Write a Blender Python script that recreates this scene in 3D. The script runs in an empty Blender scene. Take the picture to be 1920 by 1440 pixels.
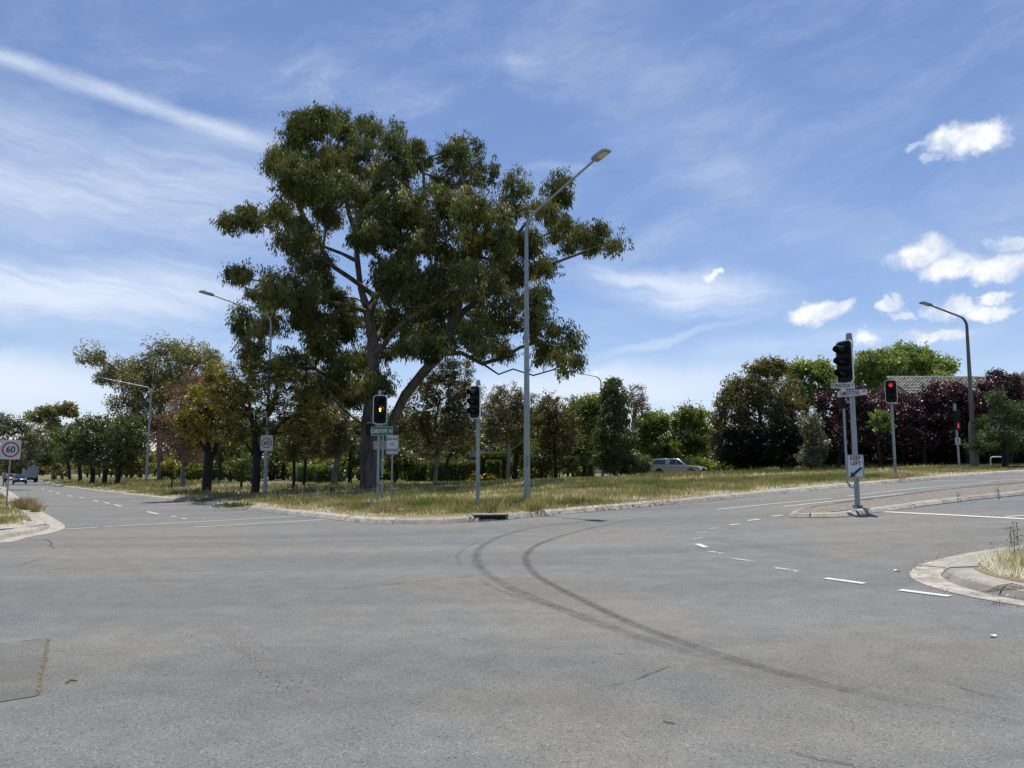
import bpy, bmesh, math, random
import numpy as np
from mathutils import Vector, Matrix
from mathutils.geometry import delaunay_2d_cdt

random.seed(7)
RNG = np.random.default_rng(7)
scene = bpy.context.scene
COL = scene.collection
R = math.radians

# ------------------------------------------------------------------ camera
F = 1443.0                      # focal length in photo pixels (1920 wide)
PITCH = math.atan((888.0 - 720.0) / F)
CAMZ = 1.6
cam_d = bpy.data.cameras.new('camera')
cam = bpy.data.objects.new('camera', cam_d)
COL.objects.link(cam)
cam.location = (0, 0, CAMZ)
cam.rotation_euler = (R(90) + PITCH, 0, 0)
cam_d.sensor_width = 36
cam_d.lens = F / 1920 * 36
cam_d.clip_end = 6000
cam_d.clip_start = 0.05
scene.camera = cam

SUN_EL, SUN_AZ = R(71), R(10.5)       # high sun, almost straight ahead
scene.view_settings.view_transform = 'Standard'
scene.view_settings.look = 'None'
scene.view_settings.gamma = 1
scene.view_settings.use_curve_mapping = False
scene.view_settings.exposure = 0.25

sl = bpy.data.lights.new('sun', 'SUN')
sl.energy = 4.6
sl.angle = R(0.53)
sl.color = (1.0, 0.955, 0.89)
sun = bpy.data.objects.new('sun', sl)
COL.objects.link(sun)
sv = Vector((math.sin(SUN_AZ) * math.cos(SUN_EL), math.cos(SUN_AZ) * math.cos(SUN_EL), math.sin(SUN_EL)))
sun.rotation_euler = sv.to_track_quat('Z', 'Y').to_euler()
sun.location = (0, 0, 60)

PC, PS = math.cos(PITCH), math.sin(PITCH)

def ray(u, v):
    a = (u - 960) / F
    b = (720 - v) / F
    return Vector((a, PC - PS * b, PS + PC * b))

def pt(u, v, D):
    """point at depth D (world y) seen at photo pixel u, v"""
    d = ray(u, v)
    k = D / d.y
    return Vector((d.x * k, D, CAMZ + d.z * k))

# ------------------------------------------------------------------ world: sky and clouds
world = bpy.data.worlds.new('World')
scene.world = world
world.use_nodes = True
WN = world.node_tree
WN.nodes.clear()

class NT:
    def __init__(s, nt): s.nt = nt
    def n(s, t, **kw):
        nd = s.nt.nodes.new(t)
        for k, v in kw.items(): setattr(nd, k, v)
        return nd
    def l(s, a, b): s.nt.links.new(a, b)
    def m(s, op, a, b=None, c=None, clamp=False):
        nd = s.n('ShaderNodeMath', operation=op)
        nd.use_clamp = clamp
        for i, x in enumerate((a, b, c)):
            if x is None: continue
            if isinstance(x, (int, float)): nd.inputs[i].default_value = x
            else: s.l(x, nd.inputs[i])
        return nd.outputs[0]
    def comb(s, x, y, z):
        nd = s.n('ShaderNodeCombineXYZ')
        for i, v in enumerate((x, y, z)):
            if isinstance(v, (int, float)): nd.inputs[i].default_value = v
            else: s.l(v, nd.inputs[i])
        return nd.outputs[0]
    def noise(s, vec, scale, detail=4, rough=.5, dist=0, dim='3D'):
        nd = s.n('ShaderNodeTexNoise', noise_dimensions=dim)
        if vec is not None: s.l(vec, nd.inputs['Vector'])
        nd.inputs['Scale'].default_value = scale
        nd.inputs['Detail'].default_value = detail
        nd.inputs['Roughness'].default_value = rough
        nd.inputs['Distortion'].default_value = dist
        return nd
    def ss(s, x, a, b, t0=0.0, t1=1.0):
        nd = s.n('ShaderNodeMapRange', interpolation_type='SMOOTHSTEP')
        s.l(x, nd.inputs[0])
        nd.inputs[1].default_value = a; nd.inputs[2].default_value = b
        nd.inputs[3].default_value = t0; nd.inputs[4].default_value = t1
        return nd.outputs[0]
    def mixc(s, f, a, b, mode='MIX'):
        nd = s.n('ShaderNodeMix', data_type='RGBA', blend_type=mode)
        for i, x in ((0, f), (6, a), (7, b)):
            if isinstance(x, (int, float)): nd.inputs[i].default_value = x
            elif isinstance(x, tuple): nd.inputs[i].default_value = (*x, 1)
            else: s.l(x, nd.inputs[i])
        return nd.outputs[2]

w = NT(WN)
SKY_STR = 0.1
sky = w.n('ShaderNodeTexSky', sky_type='NISHITA')
sky.sun_disc = False
sky.sun_elevation = SUN_EL
sky.sun_rotation = SUN_AZ
sky.altitude = 600
sky.air_density = 1.0
sky.dust_density = 0.05
sky.ozone_density = 1.6
tc = w.n('ShaderNodeTexCoord')
sep = w.n('ShaderNodeSeparateXYZ')
w.l(tc.outputs['Generated'], sep.inputs[0])
X, Y, Z = sep.outputs
AZ = w.m('ARCTAN2', X, Y)
EL = w.m('ARCSINE', Z)

def ae(u, v):
    d = ray(u, v).normalized()
    return math.atan2(d.x, d.y), math.asin(d.z)

# warped coordinates so that every cloud edge is ragged
wv = w.comb(AZ, EL, 0.0)
wn = w.noise(wv, 26, 7, .62)
wsep = w.n('ShaderNodeSeparateColor'); w.l(wn.outputs['Color'], wsep.inputs[0])
wn2 = w.noise(wv, 9, 5, .6)
wsep2 = w.n('ShaderNodeSeparateColor'); w.l(wn2.outputs['Color'], wsep2.inputs[0])
AZw = w.m('ADD', AZ, w.m('MULTIPLY', w.m('SUBTRACT', wsep.outputs[0], .5), .058))
ELw = w.m('ADD', EL, w.m('MULTIPLY', w.m('SUBTRACT', wsep.outputs[1], .5), .05))
AZs = w.m('ADD', AZ, w.m('MULTIPLY', w.m('SUBTRACT', wsep2.outputs[0], .5), .09))
ELs = w.m('ADD', EL, w.m('MULTIPLY', w.m('SUBTRACT', wsep2.outputs[1], .5), .05))

def ell(u, v, ru, rv, az=AZw, el=ELw, tilt=0):
    a, e = ae(u, v)
    da = w.m('SUBTRACT', az, a)
    de = w.m('SUBTRACT', el, e)
    if tilt:
        de = w.m('ADD', de, w.m('MULTIPLY', da, tilt))
    da = w.m('DIVIDE', da, ru / F)
    de = w.m('DIVIDE', de, rv / F)
    return w.m('SQRT', w.m('ADD', w.m('MULTIPLY', da, da), w.m('MULTIPLY', de, de)))

def maxall(lst):
    o = lst[0]
    for x in lst[1:]: o = w.m('MAXIMUM', o, x)
    return o

# cumulus puffs low on the right
puffs = [(1800, 262, 62, 28, 1), (1850, 258, 42, 24, 1), (1725, 478, 48, 30, 1), (1790, 505, 62, 26, 1), (1870, 497, 62, 26, 1),
         (1905, 455, 50, 12, .8), (1535, 588, 58, 22, 1), (1575, 578, 24, 14, 1), (1338, 517, 24, 12, .9), (1356, 514, 18, 9, .8), (1668, 570, 18, 14, .8), (1690, 590, 26, 12, .85),
         (1800, 577, 60, 17, .8), (1862, 582, 42, 15, .9), (1870, 556, 24, 10, .9), (1752, 628, 64, 13, .85), (1628, 632, 26, 13, .85),
         (1727, 275, 30, 8, .4), (1745, 296, 14, 6, .4), (1115, 693, 22, 7, .6), (2050, 520, 90, 30, 1), (2150, 430, 70, 26, 1)]
pm = []
for (u, v, ru, rv, amp) in puffs:
    d = ell(u, v, ru * .92, rv * .92)
    pm.append(w.ss(d, 1.2, .42, 0, amp))
puff = maxall(pm)

# cirrus veils and bands
cv = w.comb(w.m('MULTIPLY', AZs, 3.0), w.m('MULTIPLY', w.m('ADD', ELs, w.m('MULTIPLY', AZ, .10)), 20.0), 3.3)
cn = w.noise(cv, 1.6, 10, .66, .2)
cfine = w.ss(cn.outputs[0], .38, .68)
cv2 = w.comb(w.m('ADD', w.m('MULTIPLY', AZs, 3.4), w.m('MULTIPLY', EL, 1.2)), w.m('ADD', w.m('MULTIPLY', ELs, 11.0), w.m('MULTIPLY', AZ, -2.2)), 9.1)
cn2 = w.noise(cv2, 1.5, 9, .66, .25)
cloose = w.ss(cn2.outputs[0], .42, .75)
bands = [  # u, v, ru, rv, amp, base, tilt
    (170, 340, 480, 120, .66, .45, 0), (420, 262, 150, 40, .34, .5, 0), (30, 400, 180, 60, .30, .6, 0),
    (170, 535, 450, 52, 1.0, .45, 0), (-150, 540, 400, 60, .8, .4, 0), (330, 512, 190, 34, .55, .4, 0), (180, 606, 330, 14, .4, .3, 0), (370, 640, 170, 12, .4, .3, 0),
    (20, 716, 250, 60, 1.0, .9, 0), (-250, 700, 300, 60, .9, .8, 0), (1170, 728, 330, 50, .95, .8, 0), (960, 740, 260, 30, .6, .7, 0), (1290, 545, 220, 48, .9, .35, .16), (1190, 520, 110, 16, .55, .4, .2),
    (1235, 642, 170, 11, .75, .5, -.2), (1600, 640, 260, 24, .35, .4, 0), (440, 130, 210, 62, .34, .25, 0), (700, 165, 190, 44, .38, .2, .1),
    (985, 128, 60, 26, .30, .5, 0), (1040, 318, 90, 12, .28, .5, 0), (1750, 430, 480, 60, .16, .5, 0), (1240, 180, 330, 140, .17, .5, .5), (1450, 380, 300, 70, .14, .5, .5),
    (1250, 430, 130, 24, .16, .5, -.4), (1500, 700, 400, 60, .12, .7, 0), (700, 690, 700, 60, .12, .8, 0)]
cir = None
for i, (u, v, ru, rv, amp, bs, tl) in enumerate(bands):
    d = ell(u, v, ru, rv, AZs, ELs, tl)
    mk = w.ss(d, 1.25, .12, 0, amp)
    nz = cfine if i < 14 else cloose
    tx = w.m('ADD', w.m('MULTIPLY', nz, 1 - bs), bs)
    a = w.m('MULTIPLY', mk, tx)
    cir = a if cir is None else w.m('SUBTRACT', w.m('ADD', cir, a), w.m('MULTIPLY', cir, a))
# thin veil all over, so the sky outside the frame goes on the same way
veil = w.m('MULTIPLY', w.m('ADD', w.ss(cn2.outputs[0], .40, .8), .30), .17)
cir = w.m('SUBTRACT', w.m('ADD', cir, veil), w.m('MULTIPLY', cir, veil))
# contrail
c0, c1 = ray(-20, 98).normalized(), ray(560, 292).normalized()
cn_ = c0.cross(c1).normalized()
vd = w.n('ShaderNodeVectorMath', operation='DOT_PRODUCT')
w.l(tc.outputs['Generated'], vd.inputs[0]); vd.inputs[1].default_value = cn_
cdist = w.m('ABSOLUTE', w.m('ADD', vd.outputs['Value'], w.m('MULTIPLY', w.m('SUBTRACT', wsep.outputs[2], .5), .010)))
along = w.ss(AZ, ae(620, 310)[0], ae(380, 230)[0])
trail = w.m('MULTIPLY', w.m('MULTIPLY', w.ss(cdist, .0155, .000), w.m('ADD', w.m('MULTIPLY', cfine, .25), .40)), along)
cir = w.m('SUBTRACT', w.m('ADD', cir, trail), w.m('MULTIPLY', cir, trail))

hs = w.n('ShaderNodeHueSaturation')
hs.inputs['Saturation'].default_value = 1.12
w.l(sky.outputs[0], hs.inputs['Color'])
skyc = w.mixc(1.0, hs.outputs[0], (1.06, .96, 1.02), 'MULTIPLY')
k = 1 / SKY_STR
c1_ = w.mixc(cir, skyc, (.66 * k, .73 * k, .85 * k))
pcol = w.mixc(w.ss(wn.outputs[0], .36, .62), (.60 * k, .66 * k, .76 * k), (.86 * k, .88 * k, .92 * k))
c2_ = w.mixc(puff, c1_, pcol)
bg = w.n('ShaderNodeBackground'); bg.inputs['Strength'].default_value = SKY_STR
wo = w.n('ShaderNodeOutputWorld')
w.l(c2_, bg.inputs[0]); w.l(bg.outputs[0], wo.inputs[0])

# ------------------------------------------------------------------ terrain function
EX, EY = .825, .565            # direction of the cross street (rising to the right)
def smooth(x, a, b):
    t = np.clip((x - a) / (b - a), 0, 1)
    return t * t * (3 - 2 * t)
def st(x, y): return x * EX + y * EY, -x * EY + y * EX
def gz(x, y):
    x = np.asarray(x, float); y = np.asarray(y, float)
    s, t = st(x, y)
    sp_ = 2.5 * np.logaddexp(0, (s - 9) / 2.5)
    ramp = 3.1 * (1 - np.exp(-sp_ / 52)) * (1 - .52 * smooth(t, 27, 60))
    mound = .12 * smooth(t, 26, 45) * smooth(s, 10, 18) * (1 - smooth(s, 25, 50))
    return ramp + mound
def g(x, y): return float(gz(x, y))

def at(u, v, h=0.0):
    """where the sight line through photo pixel u, v meets the ground (raised by h)"""
    d = ray(u, v)
    lo, hi = .5, 3000
    f = lambda k: CAMZ + d.z * k - g(d.x * k, d.y * k) - h
    k = .5
    step = .25
    while k < hi:
        if f(k) < 0: break
        lo = k; k += step; step *= 1.03
    hi = k
    for _ in range(40):
        mdl = (lo + hi) / 2
        if f(mdl) < 0: hi = mdl
        else: lo = mdl
    return Vector((d.x * lo, d.y * lo, g(d.x * lo, d.y * lo) + h))

def vnoise(x, y, sc, seed=0):
    x = np.asarray(x) * sc; y = np.asarray(y) * sc
    xi = np.floor(x).astype(np.int64); yi = np.floor(y).astype(np.int64)
    fx = x - xi; fy = y - yi
    fx = fx * fx * (3 - 2 * fx); fy = fy * fy * (3 - 2 * fy)
    def h(a, b):
        n = (a * 374761393 + b * 668265263 + seed * 974634777) & 0x7fffffff
        n = ((n ^ (n >> 13)) * 1274126177) & 0x7fffffff
        return ((n ^ (n >> 16)) & 0xffff) / 65535.0
    return (h(xi, yi) * (1 - fx) + h(xi + 1, yi) * fx) * (1 - fy) + (h(xi, yi + 1) * (1 - fx) + h(xi + 1, yi + 1) * fx) * fy
def fbm(x, y, sc, seed=0, o=4):
    r = 0; a = .5
    for i in range(o):
        r = r + a * vnoise(x, y, sc * 2 ** i, seed + i * 17); a *= .5
    return r / (1 - .5 ** o)

# ------------------------------------------------------------------ helpers
MATS = {}
def pmat(name, col, rough=.6, metal=0.0, noise=0.0, scale=20, bump=0.0, spec=.5, emit=None, coat=0, stretch=None, col2=None):
    m = bpy.data.materials.new(name); m.use_nodes = True
    nt = NT(m.node_tree)
    b = m.node_tree.nodes['Principled BSDF']
    b.inputs['Roughness'].default_value = rough
    b.inputs['Metallic'].default_value = metal
    b.inputs['Specular IOR Level'].default_value = spec
    b.inputs['Coat Weight'].default_value = coat
    if noise or col2:
        tcn = nt.n('ShaderNodeTexCoord')
        vec = tcn.outputs['Object']
        if stretch:
            mp = nt.n('ShaderNodeMapping'); mp.inputs['Scale'].default_value = stretch
            nt.l(vec, mp.inputs[0]); vec = mp.outputs[0]
        nz = nt.noise(vec, scale, 6, .6)
        f = nt.ss(nz.outputs[0], .3, .7)
        lo = tuple(c * (1 - noise) for c in col)
        hi = tuple(min(1, c * (1 + noise)) for c in col) if col2 is None else col2
        nt.l(nt.mixc(f, lo, hi), b.inputs['Base Color'])
        if bump:
            bp = nt.n('ShaderNodeBump'); bp.inputs['Strength'].default_value = bump; bp.inputs['Distance'].default_value = .02
            nt.l(nz.outputs[0], bp.inputs['Height']); nt.l(bp.outputs[0], b.inputs['Normal'])
    else:
        b.inputs['Base Color'].default_value = (*col, 1)
    if emit:
        b.inputs['Emission Color'].default_value = (*emit[:3], 1)
        b.inputs['Emission Strength'].default_value = emit[3]
    MATS[name] = m
    return m

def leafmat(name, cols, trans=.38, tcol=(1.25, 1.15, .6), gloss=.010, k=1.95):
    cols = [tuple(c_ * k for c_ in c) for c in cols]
    m = bpy.data.materials.new(name); m.use_nodes = True
    nt = NT(m.node_tree); m.node_tree.nodes.clear()
    at_ = nt.n('ShaderNodeAttribute', attribute_name='tint')
    cr = nt.n('ShaderNodeValToRGB')
    els = cr.color_ramp.elements
    for i, c in enumerate(cols):
        p = i / (len(cols) - 1)
        e = els[0] if i == 0 else (els[1] if i == len(cols) - 1 else els.new(p))
        e.position = p; e.color = (*c, 1)
    nt.l(at_.outputs['Fac'], cr.inputs[0])
    d = nt.n('ShaderNodeBsdfDiffuse'); nt.l(cr.outputs[0], d.inputs[0])
    t = nt.n('ShaderNodeBsdfTranslucent')
    nt.l(nt.mixc(1.0, cr.outputs[0], tcol, 'MULTIPLY'), t.inputs[0])
    mx = nt.n('ShaderNodeMixShader'); mx.inputs[0].default_value = trans
    nt.l(d.outputs[0], mx.inputs[1]); nt.l(t.outputs[0], mx.inputs[2])
    gl = nt.n('ShaderNodeBsdfGlossy'); gl.inputs['Roughness'].default_value = .38
    gl.inputs[0].default_value = (.9, .9, .9, 1)
    m2 = nt.n('ShaderNodeMixShader'); m2.inputs[0].default_value = gloss
    nt.l(mx.outputs[0], m2.inputs[1]); nt.l(gl.outputs[0], m2.inputs[2])
    o = nt.n('ShaderNodeOutputMaterial'); nt.l(m2.outputs[0], o.inputs[0])
    MATS[name] = m
    return m

def tag(o, label=None, cat=None, group=None, kind=None):
    if label: o['label'] = label
    if cat: o['category'] = cat
    if group: o['group'] = group
    if kind: o['kind'] = kind
    return o

def empty(name, loc, label=None, cat=None, group=None, rz=0.0):
    o = bpy.data.objects.new(name, None)
    COL.objects.link(o); o.location = loc; o.rotation_euler = (0, 0, rz)
    o.empty_display_size = .2
    return tag(o, label, cat, group)

def mesh_obj(name, verts, faces, mat, parent=None, tint=None, smooth=False, loc=None):
    me = bpy.data.meshes.new(name)
    if isinstance(verts, np.ndarray) and isinstance(faces, np.ndarray):
        nv = len(verts); nf, k = faces.shape
        me.vertices.add(nv); me.vertices.foreach_set('co', verts.astype(np.float32).ravel())
        me.loops.add(nf * k); me.loops.foreach_set('vertex_index', faces.astype(np.int32).ravel())
        me.polygons.add(nf)
        me.polygons.foreach_set('loop_start', np.arange(0, nf * k, k, dtype=np.int32))
        me.polygons.foreach_set('loop_total', np.full(nf, k, dtype=np.int32))
        me.update(calc_edges=True)
    else:
        me.from_pydata([tuple(v) for v in verts], [], [tuple(f) for f in faces])
        me.update()
    if tint is not None:
        dom = 'FACE' if len(tint) == len(me.polygons) else 'POINT'
        a = me.attributes.new('tint', 'FLOAT', dom)
        a.data.foreach_set('value', np.asarray(tint, dtype=np.float32))
    if smooth: me.polygons.foreach_set('use_smooth', np.ones(len(me.polygons), dtype=bool))
    if mat is not None: me.materials.append(MATS[mat] if isinstance(mat, str) else mat)
    o = bpy.data.objects.new(name, me)
    COL.objects.link(o)
    if parent is not None: o.parent = parent
    if loc is not None: o.location = loc
    return o

class MB:
    """collects simple shapes into one mesh"""
    def __init__(s): s.v = []; s.f = []
    def add(s, vs, fs):
        k = len(s.v); s.v += [Vector(v) for v in vs]; s.f += [tuple(i + k for i in f) for f in fs]; return s
    def box(s, c, d, rz=0.0, taper=1.0):
        cx, cy, cz = c; dx, dy, dz = [q / 2 for q in d]
        co, si = math.cos(rz), math.sin(rz)
        vs = []
        for z in (-1, 1):
            k = taper if z > 0 else 1
            for (x, y) in ((-1, -1), (1, -1), (1, 1), (-1, 1)):
                X_, Y_ = x * dx * k, y * dy * k
                vs.append((cx + X_ * co - Y_ * si, cy + X_ * si + Y_ * co, cz + z * dz))
        return s.add(vs, [(3, 2, 1, 0), (4, 5, 6, 7), (0, 1, 5, 4), (1, 2, 6, 5), (2, 3, 7, 6), (3, 0, 4, 7)])
    def tube(s, pts, rad, n=10, cap=True):
        pts = [Vector(p) for p in pts]
        if isinstance(rad, (int, float)): rad = [rad] * len(pts)
        rings = []
        ref = None
        for i, p in enumerate(pts):
            a = pts[max(0, i - 1)]; b = pts[min(len(pts) - 1, i + 1)]
            d = (b - a).normalized()
            if ref is None: ref = Vector((1, 0, 0)) if abs(d.x) < .9 else Vector((0, 1, 0))
            x = (ref - d * ref.dot(d)).normalized(); ref = x
            y = d.cross(x)
            rings.append([p + (x * math.cos(t) + y * math.sin(t)) * rad[i] for t in [2 * math.pi * j / n for j in range(n)]])
        vs = [q for r_ in rings for q in r_]
        fs = []
        for i in range(len(pts) - 1):
            for j in range(n):
                fs.append((i * n + j, i * n + (j + 1) % n, (i + 1) * n + (j + 1) % n, (i + 1) * n + j))
        if cap:
            fs.append(tuple(range(n - 1, -1, -1))); fs.append(tuple((len(pts) - 1) * n + j for j in range(n)))
        return s.add(vs, fs)
    def prism(s, prof, y0, y1, inset=0.0, scale_top=None):
        """side profile (x,z) extruded across y; optional inset of the outer faces"""
        n = len(prof)
        cx = sum(p[0] for p in prof) / n; cz = sum(p[1] for p in prof) / n
        def ring(y, ins):
            out = []
            for (x, z) in prof:
                dx, dz = x - cx, z - cz
                L = math.hypot(dx, dz) or 1
                out.append((x - dx / L * ins, y, z - dz / L * ins))
            return out
        if inset:
            rs = [ring(y0, inset), ring(y0 + inset, 0), ring(y1 - inset, 0), ring(y1, inset)]
        else:
            rs = [ring(y0, 0), ring(y1, 0)]
        vs = [q for r_ in rs for q in r_]
        fs = []
        for i in range(len(rs) - 1):
            for j in range(n):
                fs.append((i * n + j, (i + 1) * n + j, (i + 1) * n + (j + 1) % n, i * n + (j + 1) % n))
        fs.append(tuple(range(n))); fs.append(tuple((len(rs) - 1) * n + j for j in range(n - 1, -1, -1)))
        return s.add(vs, fs)
    def build(s, name, mat, parent=None, smooth=False, loc=None, bevel=0):
        o = mesh_obj(name, s.v, s.f, mat, parent, smooth=False, loc=loc)
        if smooth:
            me = o.data
            bm = bmesh.new(); bm.from_mesh(me)
            for f in bm.faces: f.smooth = True
            for e in bm.edges:
                if len(e.link_faces) == 2 and e.calc_face_angle(0) > R(38): e.smooth = False
            bm.to_mesh(me); bm.free()
        if bevel:
            md = o.modifiers.new('bevel', 'BEVEL'); md.width = bevel; md.segments = 2; md.limit_method = 'ANGLE'
        return o

def rrect(wd, ht, r, n=5):
    """rounded rectangle outline in x,z"""
    pts = []
    for (cx, cz, a0) in ((wd / 2 - r, ht / 2 - r, 0), (-wd / 2 + r, ht / 2 - r, 90), (-wd / 2 + r, -ht / 2 + r, 180), (wd / 2 - r, -ht / 2 + r, 270)):
        for i in range(n + 1):
            a = R(a0 + 90 * i / n)
            pts.append((cx + r * math.cos(a), cz + r * math.sin(a)))
    return pts

def plate(name, prof, mat, parent, y0, y1, loc=(0, 0, 0)):
    mb = MB(); mb.prism(prof, y0, y1)
    o = mb.build(name, mat, parent)
    o.location = loc
    return o

def text_obj(name, body, size, mat, parent, loc, xscale=1.0, thick=.0):
    cu = bpy.data.curves.new(name, 'FONT'); cu.body = body; cu.size = size
    cu.align_x = 'CENTER'; cu.align_y = 'CENTER'; cu.resolution_u = 3; cu.offset = thick; cu.extrude = .0015
    tmp = bpy.data.objects.new(name, cu); COL.objects.link(tmp)
    dg = bpy.context.evaluated_depsgraph_get()
    me = bpy.data.meshes.new_from_object(tmp.evaluated_get(dg))
    bpy.data.objects.remove(tmp); bpy.data.curves.remove(cu)
    # text lies in local XY facing +Z; turn it to face -Y
    me.transform(Matrix.Rotation(R(90), 4, 'X') @ Matrix.Diagonal((xscale, 1, 1, 1)))
    me.materials.clear(); me.materials.append(MATS[mat])
    o = bpy.data.objects.new(name, me); COL.objects.link(o)
    o.parent = parent; o.location = loc
    return o

# ------------------------------------------------------------------ materials
pmat('galv', (.30, .34, .36), .5, .35, noise=.16, scale=9, bump=.1, stretch=(1, 1, .3))
pmat('galv_dark', (.20, .235, .25), .55, .3, noise=.2, scale=9, stretch=(1, 1, .3))
pmat('pole_brown', (.17, .155, .13), .85, 0, noise=.3, scale=7, bump=.4, stretch=(1, 1, .15))
pmat('black', (.006, .0065, .008), .6, noise=.3, scale=30, spec=.25)
pmat('visor', (.008, .0085, .011), .4, spec=.4)
pmat('white_paint', (.72, .72, .70), .5, noise=.07, scale=18)
pmat('sign_white', (.60, .61, .62), .45, noise=.08, scale=14)
pmat('sign_black', (.015, .015, .02), .5)
pmat('sign_red', (.42, .035, .04), .5)
pmat('sign_green', (.015, .16, .085), .45, noise=.12, scale=12)
pmat('sign_back', (.33, .34, .35), .5, .5, noise=.15, scale=10)
pmat('diffuser', (.62, .58, .40), .25)
pmat('lens_dark', (.008, .006, .006), .5, spec=.2)
pmat('lens_red', (.35, .015, .015), .3, emit=(1, .03, .02, .55))
pmat('lens_amber', (.6, .25, .02), .3, emit=(1, .42, .03, 4))
pmat('photocell', (.75, .78, .8), .2)
pmat('silver_paint', (.50, .52, .55), .28, .55, coat=.6, noise=.03, scale=4)
pmat('silver_trim', (.55, .56, .58), .25, .9)
pmat('navy_paint', (.012, .018, .05), .25, .2, coat=.8)
pmat('red_paint', (.22, .03, .025), .3, .1, coat=.6)
pmat('white_car', (.7, .7, .7), .3, coat=.6)
pmat('glass', (.02, .025, .03), .08, spec=.9)
pmat('tyre', (.018, .018, .018), .8, noise=.3, scale=40)
pmat('rim', (.10, .10, .11), .35, .8)
pmat('headlight', (.75, .78, .8), .08, spec=1)
pmat('tail_light', (.35, .02, .02), .25)
pmat('truck_box', (.36, .38, .42), .5, noise=.14, scale=5, stretch=(1, 1, .2))
pmat('truck_trim', (.80, .80, .80), .4)
pmat('plate_white', (.6, .6, .6), .4)
pmat('grille', (.02, .02, .022), .4)
pmat('skin', (.42, .26, .19), .6)
pmat('hair', (.03, .02, .015), .7)
pmat('shirt_white', (.68, .70, .68), .8)
pmat('shirt_red', (.35, .02, .03), .8)
pmat('shirt_grey', (.28, .30, .34), .8)
pmat('trousers', (.03, .035, .05), .8)
pmat('wall_render', (.40, .33, .27), .85, noise=.1, scale=3, bump=.2)
pmat('brick_wall', (.26, .13, .09), .85, noise=.2, scale=9)
pmat('roof_tile', (.20, .195, .155), .9, noise=.45, scale=2.3, bump=.4, col2=(.36, .345, .27))
pmat('ridge_cap', (.40, .38, .31), .85, noise=.25, scale=4)
pmat('gutter_metal', (.25, .24, .22), .5)
pmat('sign_blue', (.05, .10, .35), .5)
pmat('paper', (.8, .8, .78), .7)
pmat('bark_gum', (.055, .05, .047), .9, noise=.35, scale=2.0, bump=.6, stretch=(1, 1, .3), col2=(.17, .145, .12))
pmat('bark_dark', (.028, .024, .022), .95, noise=.4, scale=4, bump=.6, stretch=(1, 1, .3))
pmat('bark_grey', (.15, .13, .12), .9, noise=.3, scale=4, bump=.4, stretch=(1, 1, .3), col2=(.30, .26, .24))
pmat('bark_pale', (.30, .25, .22), .85, noise=.3, scale=3, bump=.3, stretch=(1, 1, .3))
pmat('stem', (.16, .13, .06), .8)
pmat('stick', (.12, .09, .06), .9, noise=.3, scale=20)

# foliage: each list runs from old dark leaf to fresh leaf; tint picks along it, and is also raised on clump tops to stand in for top light
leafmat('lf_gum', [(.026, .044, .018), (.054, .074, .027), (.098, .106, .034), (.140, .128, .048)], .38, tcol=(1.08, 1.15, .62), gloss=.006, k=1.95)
leafmat('lf_gum_far', [(.06, .07, .035), (.10, .105, .045), (.15, .135, .055)], .35)
leafmat('lf_dark', [(.030, .044, .020), (.055, .070, .028), (.09, .10, .04)], .34, k=1.9)
leafmat('lf_shade', [(.02, .025, .016), (.032, .036, .022), (.05, .05, .03)], .25, k=1)  # leaf colours darkened to stand for the shade below the hedge row
leafmat('lf_wattle', [(.07, .075, .018), (.135, .125, .024), (.20, .170, .035)], .45, k=1.9)
leafmat('lf_red', [(.065, .052, .032), (.12, .078, .045), (.17, .095, .055)], .35, tcol=(1.2, .95, .7))
leafmat('lf_brown', [(.040, .050, .022), (.075, .080, .032), (.130, .105, .050)], .38, tcol=(1.15, 1.08, .65), gloss=.006, k=2.05)
leafmat('lf_grey', [(.05, .06, .04), (.085, .09, .06), (.13, .125, .085)], .32)
leafmat('lf_green', [(.035, .055, .015), (.07, .10, .02), (.13, .16, .035)], .42)
leafmat('lf_bright', [(.05, .085, .025), (.09, .135, .035), (.15, .19, .06)], .42)
leafmat('lf_hedge', [(.03, .055, .016), (.06, .095, .022), (.13, .15, .04)], .32, k=1.45)
leafmat('lf_purple', [(.018, .010, .012), (.045, .020, .024), (.10, .045, .050)], .28, tcol=(1.4, .7, .8), gloss=.05, k=1.15)
leafmat('lf_conifer', [(.022, .040, .018), (.045, .075, .03), (.08, .115, .045)], .25)
leafmat('lf_weed', [(.03, .055, .02), (.06, .09, .03), (.10, .12, .05)], .3)
leafmat('grass', [(.055, .085, .025), (.10, .125, .040), (.19, .18, .075), (.32, .27, .15)], .42, tcol=(1.15, 1.1, .65), gloss=.015, k=1.6)
leafmat('straw', [(.25, .20, .10), (.42, .34, .19), (.50, .42, .26)], .35, tcol=(1.1, 1, .7), gloss=.02, k=1.2)
leafmat('litter', [(.10, .065, .045), (.22, .16, .12), (.36, .29, .22)], .1, gloss=.02, k=1)

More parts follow.
